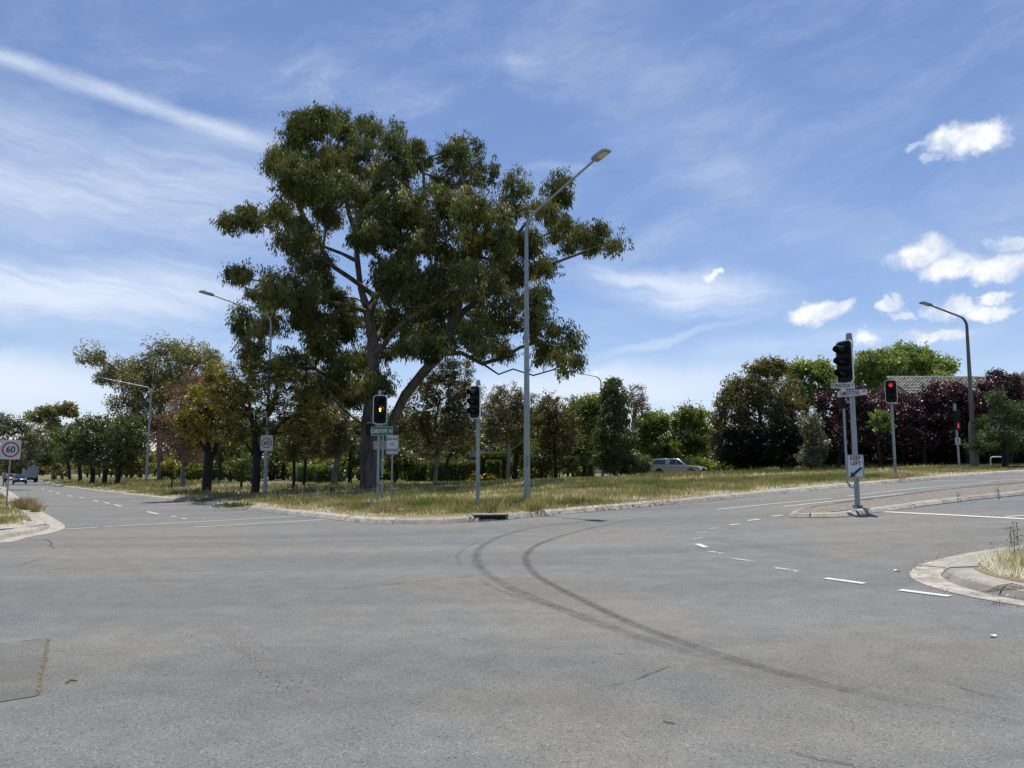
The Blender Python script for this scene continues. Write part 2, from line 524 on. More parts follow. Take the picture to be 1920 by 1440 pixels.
def ground_mat(name):
    m = bpy.data.materials.new(name); m.use_nodes = True
    nt = NT(m.node_tree); b = m.node_tree.nodes['Principled BSDF']
    b.inputs['Roughness'].default_value = .95; b.inputs['Specular IOR Level'].default_value = .1
    a = nt.n('ShaderNodeAttribute', attribute_name='tint')
    tcn = nt.n('ShaderNodeTexCoord')
    nz = nt.noise(tcn.outputs['Object'], 6, 8, .7)
    nz2 = nt.noise(tcn.outputs['Object'], 45, 4, .7)
    f = nt.m('ADD', a.outputs['Fac'], nt.m('MULTIPLY', nt.m('SUBTRACT', nz.outputs[0], .5), .7), clamp=True)
    cr = nt.n('ShaderNodeValToRGB')
    els = cr.color_ramp.elements
    els[0].position = 0; els[0].color = (.10, .125, .045, 1)
    els[1].position = 1; els[1].color = (.33, .27, .17, 1)
    for p, c in ((.33, (.16, .175, .07)), (.6, (.24, .225, .11)), (.8, (.27, .22, .13))):
        e = els.new(p); e.color = (*c, 1)
    nt.l(f, cr.inputs[0])
    c = nt.mixc(nt.ss(nz2.outputs[0], .35, .7), nt.mixc(1.0, cr.outputs[0], (.6, .6, .6), 'MULTIPLY'), cr.outputs[0])
    # bark and leaf litter where the litter attribute says so
    a2 = nt.n('ShaderNodeAttribute', attribute_name='litter')
    nz3 = nt.noise(tcn.outputs['Object'], 16, 6, .75)
    lc = nt.mixc(nt.ss(nz3.outputs[0], .38, .62), (.11, .08, .065), (.30, .25, .215))
    c = nt.mixc(a2.outputs['Fac'], c, lc)
    nt.l(c, b.inputs['Base Color'])
    bp = nt.n('ShaderNodeBump'); bp.inputs['Strength'].default_value = .8; bp.inputs['Distance'].default_value = .06
    nt.l(nz.outputs[0], bp.inputs['Height']); nt.l(bp.outputs[0], b.inputs['Normal'])
    MATS[name] = m
ground_mat('verge')

def asphalt_mat(name, base=.185, patch=False):
    m = bpy.data.materials.new(name); m.use_nodes = True
    nt = NT(m.node_tree); b = m.node_tree.nodes['Principled BSDF']
    b.inputs['Roughness'].default_value = .86; b.inputs['Specular IOR Level'].default_value = .28
    tcn = nt.n('ShaderNodeTexCoord'); P = tcn.outputs['Object']
    big = nt.noise(P, .16, 5, .55)
    mp = nt.n('ShaderNodeMapping'); mp.inputs['Rotation'].default_value = (0, 0, -R(34.4)); mp.inputs['Scale'].default_value = (.09, .9, 1)
    nt.l(P, mp.inputs[0])
    lane = nt.noise(mp.outputs[0], .8, 4, .55)
    mp2 = nt.n('ShaderNodeMapping'); mp2.inputs['Rotation'].default_value = (0, 0, R(55.6)); mp2.inputs['Scale'].default_value = (.10, .9, 1)
    nt.l(P, mp2.inputs[0])
    lane2 = nt.noise(mp2.outputs[0], .7, 4, .55)
    mid = nt.noise(P, 2.6, 6, .6)
    fine = nt.noise(P, 130, 4, .75)
    vor = nt.n('ShaderNodeTexVoronoi'); vor.inputs['Scale'].default_value = 95; nt.l(P, vor.inputs['Vector'])
    vsep = nt.n('ShaderNodeSeparateColor'); nt.l(vor.outputs['Color'], vsep.inputs[0])
    warm = nt.mixc(nt.ss(big.outputs[0], .36, .64), (base * .93, base * .965, base * .965), (base * 1.12, base * 1.07, base * .93))
    lf = nt.m('ADD', nt.m('MULTIPLY', nt.ss(lane.outputs[0], .3, .7), .13), nt.m('MULTIPLY', nt.ss(lane2.outputs[0], .3, .7), .16))
    lf = nt.m('ADD', lf, .84)
    mf = nt.m('ADD', nt.m('MULTIPLY', nt.ss(mid.outputs[0], .25, .75), .20), .9)
    ff = nt.m('ADD', nt.m('MULTIPLY', nt.ss(fine.outputs[0], .28, .72), .50), .75)
    sp = nt.m('ADD', nt.m('MULTIPLY', nt.ss(vsep.outputs[0], .86, .995), .55), 1.0)
    dk = nt.m('SUBTRACT', 1.0, nt.m('MULTIPLY', nt.ss(vsep.outputs[1], .86, .97), .5))
    tot = nt.m('MULTIPLY', nt.m('MULTIPLY', nt.m('MULTIPLY', lf, mf), nt.m('MULTIPLY', ff, sp)), dk)
    mul = nt.n('ShaderNodeVectorMath', operation='SCALE')
    nt.l(warm, mul.inputs[0]); nt.l(tot, mul.inputs['Scale'])
    nt.l(mul.outputs[0], b.inputs['Base Color'])
    bp = nt.n('ShaderNodeBump'); bp.inputs['Strength'].default_value = .55; bp.inputs['Distance'].default_value = .012
    nt.l(nt.m('ADD', fine.outputs[0], nt.m('MULTIPLY', vor.outputs['Distance'], .5)), bp.inputs['Height'])
    nt.l(bp.outputs[0], b.inputs['Normal'])
    MATS[name] = m
asphalt_mat('asphalt', .156)
asphalt_mat('asphalt_patch', .138)
pmat('median_fill', (.17, .145, .12), .95, noise=.4, scale=8, bump=.7, col2=(.25, .22, .18))
pmat('concrete', (.24, .225, .19), .9, noise=.12, scale=2.6, bump=.3, col2=(.35, .325, .275))
pmat('concrete_pale', (.31, .285, .235), .9, noise=.25, scale=4, bump=.3, col2=(.43, .395, .33))
pmat('path_dirt', (.33, .27, .19), .95, noise=.3, scale=5, bump=.4)

def worn(name, col, lo, hi, scale=9, strength=1.0, stretch=None, rough=.8):
    """paint or rubber film worn through to the road: alpha from noise"""
    m = bpy.data.materials.new(name); m.use_nodes = True
    nt = NT(m.node_tree); b = m.node_tree.nodes['Principled BSDF']
    b.inputs['Base Color'].default_value = (*col, 1); b.inputs['Roughness'].default_value = rough
    b.inputs['Specular IOR Level'].default_value = .3
    tcn = nt.n('ShaderNodeTexCoord')
    nz = nt.noise(tcn.outputs['Object'], scale, 8, .75)
    nz2 = nt.noise(tcn.outputs['Object'], scale * 9, 3, .7)
    f = nt.m('ADD', nt.m('MULTIPLY', nz.outputs[0], .62), nt.m('MULTIPLY', nz2.outputs[0], .38))
    al = nt.ss(f, lo, hi, 0, strength)
    at2 = nt.n('ShaderNodeAttribute', attribute_name='tint')
    al = nt.m('MULTIPLY', al, at2.outputs['Fac'])
    nt.l(al, b.inputs['Alpha'])
    MATS[name] = m
worn('line_paint', (.56, .56, .53), .38, .46)
worn('line_worn', (.50, .50, .475), .45, .58)
worn('rubber', (.05, .05, .055), .30, .70, 7, .36)
worn('rubber_faint', (.06, .06, .065), .34, .68, 7, .34)
worn('crack_fill', (.03, .028, .026), .36, .50, 4, .95)
worn('dust', (.27, .25, .215), .36, .66, 3, .35)
worn('weed_crack', (.17, .13, .06), .42, .56, 16, .9)

# ------------------------------------------------------------------ paths
def catmull(P, step):
    P = [Vector(p[:2]) for p in P]
    out = []
    n = len(P)
    for i in range(n - 1):
        p0, p1, p2, p3 = P[max(0, i - 1)], P[i], P[i + 1], P[min(n - 1, i + 2)]
        L = (p2 - p1).length
        m = max(2, int(L / step))
        for j in range(m):
            t = j / m
            # centripetal-ish: damp tangents by segment length
            t1 = (p2 - p0) * (L / max(1e-6, (p2 - p0).length)) if i > 0 else (p2 - p1)
            t2 = (p3 - p1) * (L / max(1e-6, (p3 - p1).length)) if i < n - 2 else (p2 - p1)
            h00 = 2 * t**3 - 3 * t**2 + 1; h10 = t**3 - 2 * t**2 + t; h01 = -2 * t**3 + 3 * t**2; h11 = t**3 - t**2
            out.append(p1 * h00 + t1 * h10 + p2 * h01 + t2 * h11)
    out.append(P[-1])
    return out

def resample(path, step):
    d = [0]
    for a, b in zip(path, path[1:]): d.append(d[-1] + (b - a).length)
    n = max(2, int(d[-1] / step) + 1)
    xs = np.interp(np.linspace(0, d[-1], n), d, [p.x for p in path])
    ys = np.interp(np.linspace(0, d[-1], n), d, [p.y for p in path])
    return [Vector((x, y)) for x, y in zip(xs, ys)]

def left_normals(path):
    out = []
    for i in range(len(path)):
        a = path[max(0, i - 1)]; b = path[min(len(path) - 1, i + 1)]
        d = (b - a).normalized()
        out.append(Vector((-d.y, d.x)))
    return out

def offset(path, w_):
    return [p + n * w_ for p, n in zip(path, left_normals(path))]

def sweep_block(P, N, prof, name, mat, parent, jitter=0.0):
    """profile (offset, height) swept over stations P with normals N, closed ends"""
    vs, fs = [], []
    n = len(prof)
    for p, nn in zip(P, N):
        for (o_, h_) in prof:
            q = p + nn * o_
            vs.append((q.x, q.y, g(p.x, p.y) + h_ + jitter))
    for i in range(len(P) - 1):
        for j in range(n):
            a, b_ = i * n + j, i * n + (j + 1) % n
            fs.append((a, b_, b_ + n, a + n))
    fs.append(tuple(range(n))); fs.append(tuple(len(vs) - 1 - j for j in range(n)))
    return mesh_obj(name, vs, fs, mat, parent)

def kerb_run(path, prof, seg, parent, near=75, mat='concrete', name='kerb_stone', mats=None):
    """kerb laid in separate lengths with joints; far away one piece"""
    st_ = resample(path, .3)
    N = left_normals(st_)
    rnd = random.Random(len(path))
    i = 0; far = []
    while i < len(st_) - 2:
        k = max(2, int(seg * rnd.uniform(.8, 1.25) / .3))
        j = min(len(st_) - 1, i + k)
        if st_[i].length > near:
            far.append((i, j)); i = j; continue
        P = list(st_[i:j + 1]); NN = N[i:j + 1]
        d = (P[-1] - P[-2]).normalized()
        P[-1] = P[-1] - d * .03          # the joint
        mm = mats[rnd.randrange(len(mats))] if mats else mat
        sweep_block(P, NN, prof, name, mm, parent, rnd.uniform(-.006, .006))
        i = j
    if far:
        # contiguous far stretches as single pieces
        runs = []
        for a, b_ in far:
            if runs and runs[-1][1] == a: runs[-1][1] = b_
            else: runs.append([a, b_])
        for a, b_ in runs:
            idx = list(range(a, b_ + 1, 8))
            if idx[-1] != b_: idx.append(b_)
            sweep_block([st_[q] for q in idx], [N[q] for q in idx], prof, 'distant_kerb', mat, parent)

def fill(poly, spacing, name, mat, h=0.0, near=70, parent=None, verge=False, coarse=25, hn=0.0, kind='structure'):
    """ground sheet bounded by poly (list of 2-D points), following the terrain"""
    poly = [Vector(p[:2]) for p in poly]
    xs = [p.x for p in poly]; ys = [p.y for p in poly]
    pts = []
    x0, x1, y0, y1 = min(xs), max(xs), min(ys), max(ys)
    px = np.array([p.x for p in poly]); py = np.array([p.y for p in poly])
    def inside(X_, Y_):
        c = np.zeros(X_.shape, bool)
        n = len(px); j = n - 1
        for i in range(n):
            cond = ((py[i] > Y_) != (py[j] > Y_))
            with np.errstate(divide='ignore', invalid='ignore'):
                xi = (px[j] - px[i]) * (Y_ - py[i]) / (py[j] - py[i]) + px[i]
            c ^= cond & (X_ < xi)
            j = i
        return c
    def grid(ax0, ax1, ay0, ay1, sp):
        gx = np.arange(ax0, ax1, sp); gy = np.arange(ay0, ay1, sp)
        if len(gx) == 0 or len(gy) == 0: return np.zeros((0, 2))
        A, B = np.meshgrid(gx, gy)
        A = A + (RNG.random(A.shape) - .5) * sp * .3; B = B + (RNG.random(B.shape) - .5) * sp * .3
        k_ = inside(A, B)
        return np.stack([A[k_], B[k_]], 1)
    G1 = grid(max(x0, -near), min(x1, near), max(y0, -20), min(y1, near + 20), spacing)
    G2 = grid(x0, x1, y0, y1, coarse)
    if len(G2):
        G2 = G2[(np.abs(G2[:, 0]) > near) | (G2[:, 1] > near + 20) | (G2[:, 1] < -20)]
    P = np.concatenate([np.stack([px, py], 1), G1, G2])
    vin = [Vector((float(a), float(b_))) for a, b_ in P]
    res = delaunay_2d_cdt(vin, [], [list(range(len(poly)))], 1, 1e-5)
    V = np.array([(p.x, p.y) for p in res[0]]); Fc = np.array([list(f) for f in res[2]])
    # up-facing
    a, b_, c = V[Fc[:, 0]], V[Fc[:, 1]], V[Fc[:, 2]]
    cr = (b_[:, 0] - a[:, 0]) * (c[:, 1] - a[:, 1]) - (b_[:, 1] - a[:, 1]) * (c[:, 0] - a[:, 0])
    Fc[cr < 0] = Fc[cr < 0][:, ::-1]
    z = gz(V[:, 0], V[:, 1]) + h
    if hn: z = z + hn * (fbm(V[:, 0], V[:, 1], .5, 5) - .5)
    o = mesh_obj(name, np.column_stack([V, z]), Fc, mat, parent, smooth=True)
    if parent is None: tag(o, kind=kind)
    if verge:
        at_ = o.data.attributes.new('tint', 'FLOAT', 'POINT')
        at_.data.foreach_set('value', dryness(V[:, 0], V[:, 1]).astype(np.float32))
        at_ = o.data.attributes.new('litter', 'FLOAT', 'POINT')
        at_.data.foreach_set('value', litter(V[:, 0], V[:, 1]).astype(np.float32))
    return o

KD = None
def kdist(x, y):
    """distance to the nearest kerb line"""
    x = np.asarray(x, float); y = np.asarray(y, float)
    best = np.full(x.shape, 1e9)
    for k0 in range(0, len(KD), 60):
        q = KD[k0:k0 + 60]
        d = np.hypot(x[..., None] - q[:, 0], y[..., None] - q[:, 1]).min(-1)
        best = np.minimum(best, d)
    return best

def dryness(x, y):
    s, t = st(x, y)
    d = kdist(x, y)
    n = fbm(x, y, .16, 1) * .55 + fbm(x, y, .9, 9) * .45
    v = .47 + (n - .5) * 2.4
    v = v + .42 * (1 - smooth(d, .4, 2.2))                    # dry along the kerb
    trail = np.abs(t - (28.4 + 1.2 * np.sin(s * .09) + .035 * (s - 20)))
    v = v + .5 * (1 - smooth(trail, .15, .6)) * (s > 12) * smooth(fbm(x, y, .3, 33), .35, .55)
    v = v + .16 * smooth(s, 30, 50) * (1 - smooth(t, 22, 34))
    v = np.where((s < 6) & (t < 40), v - .12 + .30 * (1 - smooth(d, .3, 1.6)), v)
    return np.clip(v, 0, 1)

def litter(x, y):
    s, t = st(x, y)
    n = fbm(x, y, .22, 21)
    a = smooth(t, 33, 38) * (1 - smooth(t, 74, 92)) * smooth(s, 11.4, 13) * (1 - smooth(s, 22, 32)) * smooth(n, .26, .44)
    b_ = smooth(t, 44, 50) * smooth(s, 14, 20) * smooth(n, .50, .66) * (1 - smooth(s, 38, 46))
    c = smooth(s, 33, 50) * smooth(t, 30, 36) * .5
    return np.clip(a + b_ * .9 + c, 0, 1)

def W2(lst): return [at(u, v).to_2d() for u, v in lst]
d1 = Vector((-EY, EX)); e1 = Vector((EX, EY))

NE = W2([(62, 899), (75, 903), (110, 912), (166, 920.5), (230, 928.5), (318, 938.5), (404, 949), (496, 960), (575, 969), (612, 973.5), (660, 979),
         (750, 983), (830, 982), (885, 979), (930, 976.5), (985, 971), (1100, 960.5), (1240, 948), (1340, 939), (1430, 929.5), (1520, 920.5), (1610, 912), (1687, 905.5), (1760, 899), (1820, 893.5), (1880, 889.5)])
NE = [NE[0] + Vector((-220, 330)), NE[0] + Vector((-60, 95))] + NE
NE = NE + [NE[-1] + e1 * 12 , NE[-1] + e1 * 60]
NW = W2([(0, 1018), (50, 1008), (90, 1001), (115, 994), (122, 988), (112, 978), (95, 968), (71, 955), (45, 939), (22, 923), (5, 913), (-22, 905), (-60, 899)])
NW = [NW[0] - e1 * 60, NW[0] - e1 * 8] + NW
NW = NW + [NW[-1] + Vector((-220, 310))]
SE = W2([(1920, 1023), (1860, 1031), (1800, 1041), (1745, 1054), (1714, 1066), (1705, 1078), (1725, 1094), (1780, 1111), (1850, 1126), (1920, 1137)])
SE = [SE[0] + e1 * 55, SE[0] + e1 * 6] + SE + [SE[-1] + Vector((.9, -1.1)), SE[-1] + Vector((.9, -1.1)) - d1 * 25]
ME = W2([(1920, 909), (1787, 921), (1698, 932), (1631, 941), (1560, 950), (1510, 957), (1484, 964), (1478, 969), (1500, 971.5), (1581, 970), (1617, 965), (1659, 959.5), (1734, 949.5), (1823, 938.5), (1920, 928.5)])
ME = [ME[0] + e1 * 45] + ME + [ME[-1] + e1 * 45 - d1 * .0]

NEp, NWp, SEp, MEp = [catmull(p, .5) for p in (NE, NW, SE, ME)]
KD = np.array([(p.x, p.y) for path in (resample(NEp, 1.0), resample(NWp, 1.0), resample(SEp, 1.0)) for p in path if p.length < 160])

# ------------------------------------------------------------------ ground sheets
gs = []
gr_ = 3000
n = 40
gxy = np.sign(np.linspace(-1, 1, n)) * np.abs(np.linspace(-1, 1, n)) ** 2.2 * gr_
A, B = np.meshgrid(gxy, gxy)
ids = np.arange(n * n).reshape(n, n)
Fq = np.stack([ids[:-1, :-1].ravel(), ids[:-1, 1:].ravel(), ids[1:, 1:].ravel(), ids[1:, :-1].ravel()], 1)
gv = np.column_stack([A.ravel(), B.ravel(), gz(A.ravel(), B.ravel()) - .6])
go = mesh_obj('ground', gv, Fq, 'verge', tint=np.full(n * n, .45), smooth=True)
tag(go, kind='structure')

K_ = 120; hv, hf, ht_ = [], [], []
for j, (rr_, hh_) in enumerate(((620, -3), (760, 9), (980, 24), (1300, 30), (1900, 34))):
    for i in range(K_):
        a_ = 2 * math.pi * i / K_
        x_, y_ = rr_ * math.sin(a_), rr_ * math.cos(a_)
        hv.append((x_, y_, hh_ * (.55 + .9 * float(fbm(x_, y_, .0022, 70)))))
for j in range(4):
    for i in range(K_):
        b_ = (i + 1) % K_
        hf.append((j * K_ + i, j * K_ + b_, (j + 1) * K_ + b_, (j + 1) * K_ + i))
pmat('hill_bush', (.045, .060, .035), 1, noise=.4, scale=.05, spec=.05, col2=(.085, .095, .05))
tag(mesh_obj('hills', hv, hf, 'hill_bush', smooth=True), kind='structure')

def S2(s, t): return Vector((s * EX - t * EY, s * EY + t * EX))
road = fill([S2(-110, -30), S2(150, -30), S2(150, 26), S2(40, 30), S2(17, 34), S2(17, 640), S2(-40, 640), S2(-40, 40), S2(-110, 30)], 1.2, 'road', 'asphalt', 0.0, near=60, coarse=8)

kerb_ne = mesh_obj('corner_kerb', [(0, 0, -.4), (.01, 0, -.4), (0, .01, -.4)], [(0, 1, 2)], 'concrete')
tag(kerb_ne, 'pale concrete kerb round the far grass corner under the big gum tree', None, None, 'structure')
kerb_nw = mesh_obj('left_kerb', [(-12, 26, -.4), (-11.99, 26, -.4), (-12, 26.01, -.4)], [(0, 1, 2)], 'concrete')
tag(kerb_nw, 'pale concrete kerb and gutter at the left grass corner', None, None, 'structure')
kerb_se = mesh_obj('right_kerb', [(9, 9, -.4), (9.01, 9, -.4), (9, 9.01, -.4)], [(0, 1, 2)], 'concrete')
tag(kerb_se, 'wide concrete kerb with a flat gutter at the near right grass corner', None, None, 'structure')
median = mesh_obj('median_kerb', [(11, 22, -.4), (11.01, 22, -.4), (11, 22.01, -.4)], [(0, 1, 2)], 'concrete')
tag(median, 'low concrete kerb round the narrow median with the keep left sign', None, None, 'structure')

PROF = [(0, -.10), (0, .01), (.10, .115), (.20, .150), (.42, .162), (.42, -.10)]
PROF_M = [(0, -.10), (0, .02), (.09, .10), (.23, .125), (.23, -.10)]
PROF_SE = [(.40, -.10), (.40, .015), (.46, .10), (.52, .130), (.86, .158), (.86, -.10)]
PAN = [(0, -.10), (0, .008), (.395, .012), (.395, -.10)]
kerb_run([p for p in NEp], PROF, 2.5, kerb_ne, near=70, mats=['concrete', 'concrete', 'concrete_pale'])
kerb_run(MEp, PROF_M, 1.9, median, near=70, mats=['concrete', 'concrete', 'concrete_pale'])
kerb_run(SEp, PROF_SE, 1.7, kerb_se, near=60, mats=['concrete'])
kerb_run(SEp, PAN, 6, kerb_se, near=60, mat='concrete_pale', name='gutter_slab')
kerb_run(NWp, PROF_SE, 2.5, kerb_nw, near=60, mats=['concrete'])
kerb_run(NWp, PAN, 7, kerb_nw, near=60, mat='concrete_pale', name='gutter_slab')

def verge_poly(path, off, tail):
    P = offset(resample(path, .3), off)
    P = [p for i, p in enumerate(P)]
    return P + tail
ne_tail = [S2(130, 40), S2(260, 140), S2(260, 700), S2(40, 760)]
NEv = fill(verge_poly(NEp, .35, ne_tail), 1.1, 'grass_verge', 'verge', .135, near=75, verge=True, hn=.05)
nw_tail = [S2(-160, 560), S2(-300, 200), S2(-160, 40)]
NWv = fill(verge_poly(NWp, .78, nw_tail), 1.0, 'left_grass_verge', 'verge', .132, near=60, verge=True, hn=.04)
SEv = fill(verge_poly(SEp, .78, [S2(70, -20)]), .35, 'right_grass_verge', 'verge', .13, near=40, verge=True, hn=.04, coarse=12)
MEv = fill(offset(resample(MEp, .5), .20), .8, 'median_strip', 'median_fill', .108, near=60, hn=.015)
pmat('bitumen_shadow', (.035, .034, .034), .9, noise=.3, scale=12, bump=.5)
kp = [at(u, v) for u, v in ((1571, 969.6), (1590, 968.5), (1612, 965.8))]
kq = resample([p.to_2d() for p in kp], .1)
sweep_block(kq, left_normals(kq), [(-.004, -.05), (-.006, .026), (.086, .107), (.28, .134), (.28, .08)], 'bitumen_shadow_patch', 'bitumen_shadow', median)  # dark kerb fill; the pole and sign shadow is painted into its colour
# path slab at the left corner
lp = fill(W2([(-60, 1016), (0, 1003), (60, 996.5), (88, 991), (72, 985), (45, 988), (0, 993), (-60, 1001)]), .8, 'ramp_slab', 'concrete_pale', .15, near=60)

# ------------------------------------------------------------------ road markings
def strip(pts2, wd, name, mat, h=.009, parent=road, taper=False, alpha=1.0, step=.4, wob=0, seed=0):
    P = resample([Vector(p[:2]) for p in pts2], step)
    N = left_normals(P)
    rnd = random.Random(seed)
    vs, fs, tn = [], [], []
    m = len(P)
    for i, (p, nn) in enumerate(zip(P, N)):
        q = i / max(1, m - 1)
        wj = wd * (1 if not wob else rnd.uniform(1 - wob, 1 + wob))
        o_ = (rnd.uniform(-1, 1) * wob * wd if wob else 0)
        for k_ in (-.5, .5):
            v_ = p + nn * (wj * k_ + o_)
            vs.append((v_.x, v_.y, g(v_.x, v_.y) + h))
        f_ = alpha * (min(1, q / .12, (1 - q) / .12) if taper else 1)
        tn += [f_, f_]
        if i < m - 1: fs.append((2 * i, 2 * i + 2, 2 * i + 3, 2 * i + 1))
    return mesh_obj(name, vs, [f[::-1] for f in fs], mat, parent, tint=tn)

def line(px, wd=.12, mat='line_paint', name='painted_line', h=.010):
    return strip([at(u, v) for u, v in px], wd, name, mat, h)

line([(122, 992.5), (183, 989.3)]); line([(195, 988.4), (210, 987.4)]); line([(214, 987), (380, 978), (555, 968)])
line([(364, 989), (490, 981.5), (612, 974)]); line([(311, 992.6), (329, 991.8)], mat='line_worn', name='painted_dash')
for a, b_ in (((276, 959.6), (297, 964)), ((214, 946.5), (227, 949.5)), ((195, 942), (205, 944.2)), ((175, 938.5), (185, 940.5)), ((150, 932.6), (156, 934)),
             ((128, 929.2), (136, 931)), ((105, 924), (112, 925.6)), ((92, 920.6), (97, 921.8)), ((78, 916), (82, 917)), ((322, 968.3), (329, 969.3)), ((341, 972.3), (349, 973.4))):
    line([a, b_], .13, name='painted_dash')
for a, b_ in (((200, 1000.6), (212, 1000)), ((256, 996.4), (269, 995.6)), ((62, 1009.5), (78, 1008.6)), ((81, 1008.4), (97, 1007.4)), ((283, 994.5), (288, 994.2))):
    line([a, b_], .10, 'line_worn', 'painted_dash')
dash = [((1448, 968.3), (1468, 966.3)), ((1402, 976.8), (1424, 974)), ((1369, 984.8), (1386, 982.8)), ((1330, 992.3), (1349, 989.3)), ((1309, 1000.6), (1325, 998.4)),
        ((1301, 1011.5), (1316, 1008.6)), ((1307, 1020.5), (1324, 1027)), ((1330, 1034.6), (1356, 1039)), ((1375, 1047.5), (1414, 1054.5)), ((1452, 1065), (1497, 1072.3)),
        ((1548, 1085), (1621, 1095)), ((1687, 1107), (1781, 1119))]
for i, (a, b_) in enumerate(dash):
    line([a, b_], .13 if i < 4 else .125, 'line_paint' if i in (0, 1, 2, 6, 10, 11) else 'line_worn', 'painted_dash')
line([(1345, 955.6), (1450, 945), (1559, 935)], .11)
line([(1468, 950.5), (1580, 938), (1694, 926)], .11)
line([(1590, 930.5), (1720, 916), (1860, 904.5)], .10)
line([(1734, 902.3), (1790, 901.2), (1838, 900.6)], .12)
line([(1838, 903.2), (1880, 900.6), (1930, 898.6)], .10)
# wedge of the painted island tip
wv_ = [at(u, v) for u, v in ((1545, 946.5), (1560, 948), (1600, 944.6), (1628, 938.6), (1600, 939.6))]
mesh_obj('painted_wedge', [(p.x, p.y, p.z + .006) for p in wv_], [(0, 1, 2, 3, 4)], 'line_paint', road, tint=[1] * 5)
line([(1657, 960), (1780, 966), (1920, 973.5), (1990, 977)], .24)
line([(1885, 969.5), (1930, 966.5), (1960, 965)], .12)

# tyre marks, cracks, stains
inner = [(1250, 966), (1180, 976), (1120, 988), (1060, 1003), (1010, 1021), (990, 1036), (986, 1050), (1002, 1076), (1045, 1102), (1105, 1132), (1175, 1165), (1285, 1207), (1400, 1243), (1560, 1288), (1740, 1326), (1960, 1366), (2100, 1390)]
outer = [(1240, 962), (1160, 970), (1090, 978), (1000, 990), (940, 1006), (902, 1026), (893, 1046), (908, 1072), (955, 1101), (1025, 1132), (1105, 1163), (1200, 1196), (1310, 1228), (1460, 1262), (1600, 1288)]
def mark(px, wd, mat, name='tyre_mark', al=1.0, h=.008, taper=True):
    return strip(catmull([at(u, v) for u, v in px], .3), wd, name, mat, h, taper=taper, alpha=al, step=.25)
mark(inner, .15, 'rubber'); mark([(u - 1.5, v) for u, v in inner[3:12]], .03, 'rubber', h=.012); mark([(u + 1.8, v) for u, v in inner[3:12]], .025, 'rubber', h=.012)
mark(outer, .18, 'rubber_faint'); mark(outer[3:9], .05, 'rubber', h=.012, al=.7)
mark([((a[0] + b_[0]) / 2, (a[1] + b_[1]) / 2) for a, b_ in zip(inner[6:], [(955, 1085), (990, 1110), (1050, 1138), (1120, 1168), (1220, 1202), (1330, 1232), (1480, 1266), (1640, 1300), (1800, 1340)])], .62, 'dust', 'dust_streak', .55, h=.005)
mark([(0, 1082), (120, 1078), (300, 1085), (460, 1078), (640, 1082)], .7, 'dust', 'dust_streak', .4, h=.005)
mark([(980, 1290), (1150, 1330), (1350, 1375), (1560, 1405)], .5, 'dust', 'dust_streak', .45, h=.005)
mark([(1290, 1003), (1400, 1020), (1560, 1050), (1700, 1076)], .5, 'rubber_faint', 'oil_film', .35, h=.005)
mark([(930, 1006), (895, 1017), (868, 1031), (857, 1046), (866, 1064)], .10, 'rubber_faint', al=.7)
mark([(895, 1085), (930, 1104), (975, 1121), (1050, 1140), (1130, 1163)], .10, 'rubber_faint', al=.7)
mark([(1290, 950), (1200, 958), (1100, 968), (1010, 980)], .14, 'rubber_faint', al=.5)
mark([(1340, 1000), (1420, 996), (1560, 982)], .10, 'rubber_faint', al=.35)
def crack(px, wd=.014, mat='crack_fill', wob=.9, al=1.0, seed=1):
    P = [at(u, v) for u, v in px]
    Q = resample([p.to_2d() for p in P], .12)
    rnd = random.Random(seed)
    off = 0; QQ = []
    for q in Q:
        off = off * .8 + rnd.uniform(-.03, .03)
        QQ.append(q + Vector((off, off * .6)))
    return strip(QQ, wd * .55, 'road_crack', mat, .009, wob=wob, alpha=al, step=.1, seed=seed)
crack([(640, 1103), (720, 1098), (800, 1089), (902, 1079)], .02, seed=2)
crack([(1120, 1291), (1180, 1279), (1222, 1264), (1262, 1250)], .012, seed=3)
crack([(1720, 1270), (1780, 1281), (1830, 1295), (1900, 1308)], .010, seed=4)
crack([(80, 1012), (92, 1018), (102, 1029)], .03, seed=5)
crack([(35, 1062), (60, 1052), (88, 1046)], .02, seed=6)
crack([(1160, 1045), (1235, 1050), (1290, 1052)], .02, seed=8, al=.7)
crack([(1130, 1000), (1090, 986)], .02, seed=9, al=.5)
crack([(1480, 1410), (1530, 1425), (1600, 1436)], .012, seed=10)
crack([(1155, 1226), (1168, 1227)], .03, seed=21, al=.8); crack([(1104, 1244), (1118, 1244)], .03, seed=22, al=.8); crack([(1236, 1357), (1254, 1360)], .03, seed=23, al=.7); crack([(1566, 1296), (1584, 1300)], .02, seed=24, al=.7)
crack([(860, 1199), (872, 1200)], .025, seed=25, al=.6); crack([(630, 1090), (520, 1098), (420, 1104)], .02, seed=26, al=.4)
crack([(1200, 1395), (1150, 1370), (1090, 1340)], .006, seed=11, al=.5)
pp = [at(u, v) for u, v in ((-60, 1214), (92, 1198), (72, 1305), (-80, 1330))]
fill([p.to_2d() for p in pp], .6, 'road_patch', 'asphalt_patch', .005, parent=road)
crack([(-40, 1212), (30, 1205), (92, 1198)], .022, seed=12)
strip([at(u, v).to_2d() for u, v in ((92, 1197), (84, 1240), (72, 1304))], .028, 'weedy_crack', 'weed_crack', .013, wob=.3, step=.04, seed=3)
mark([(175, 1020), (240, 1060), (320, 1118), (350, 1140)], .22, 'dust', 'dust_streak', .8, h=.006)
mark([(400, 1172), (470, 1220), (545, 1275), (640, 1345)], .16, 'dust', 'dust_streak', .9, h=.006)
mark([(380, 1168), (460, 1222), (530, 1280)], .5, 'dust', 'dust_streak', .4, h=.010)

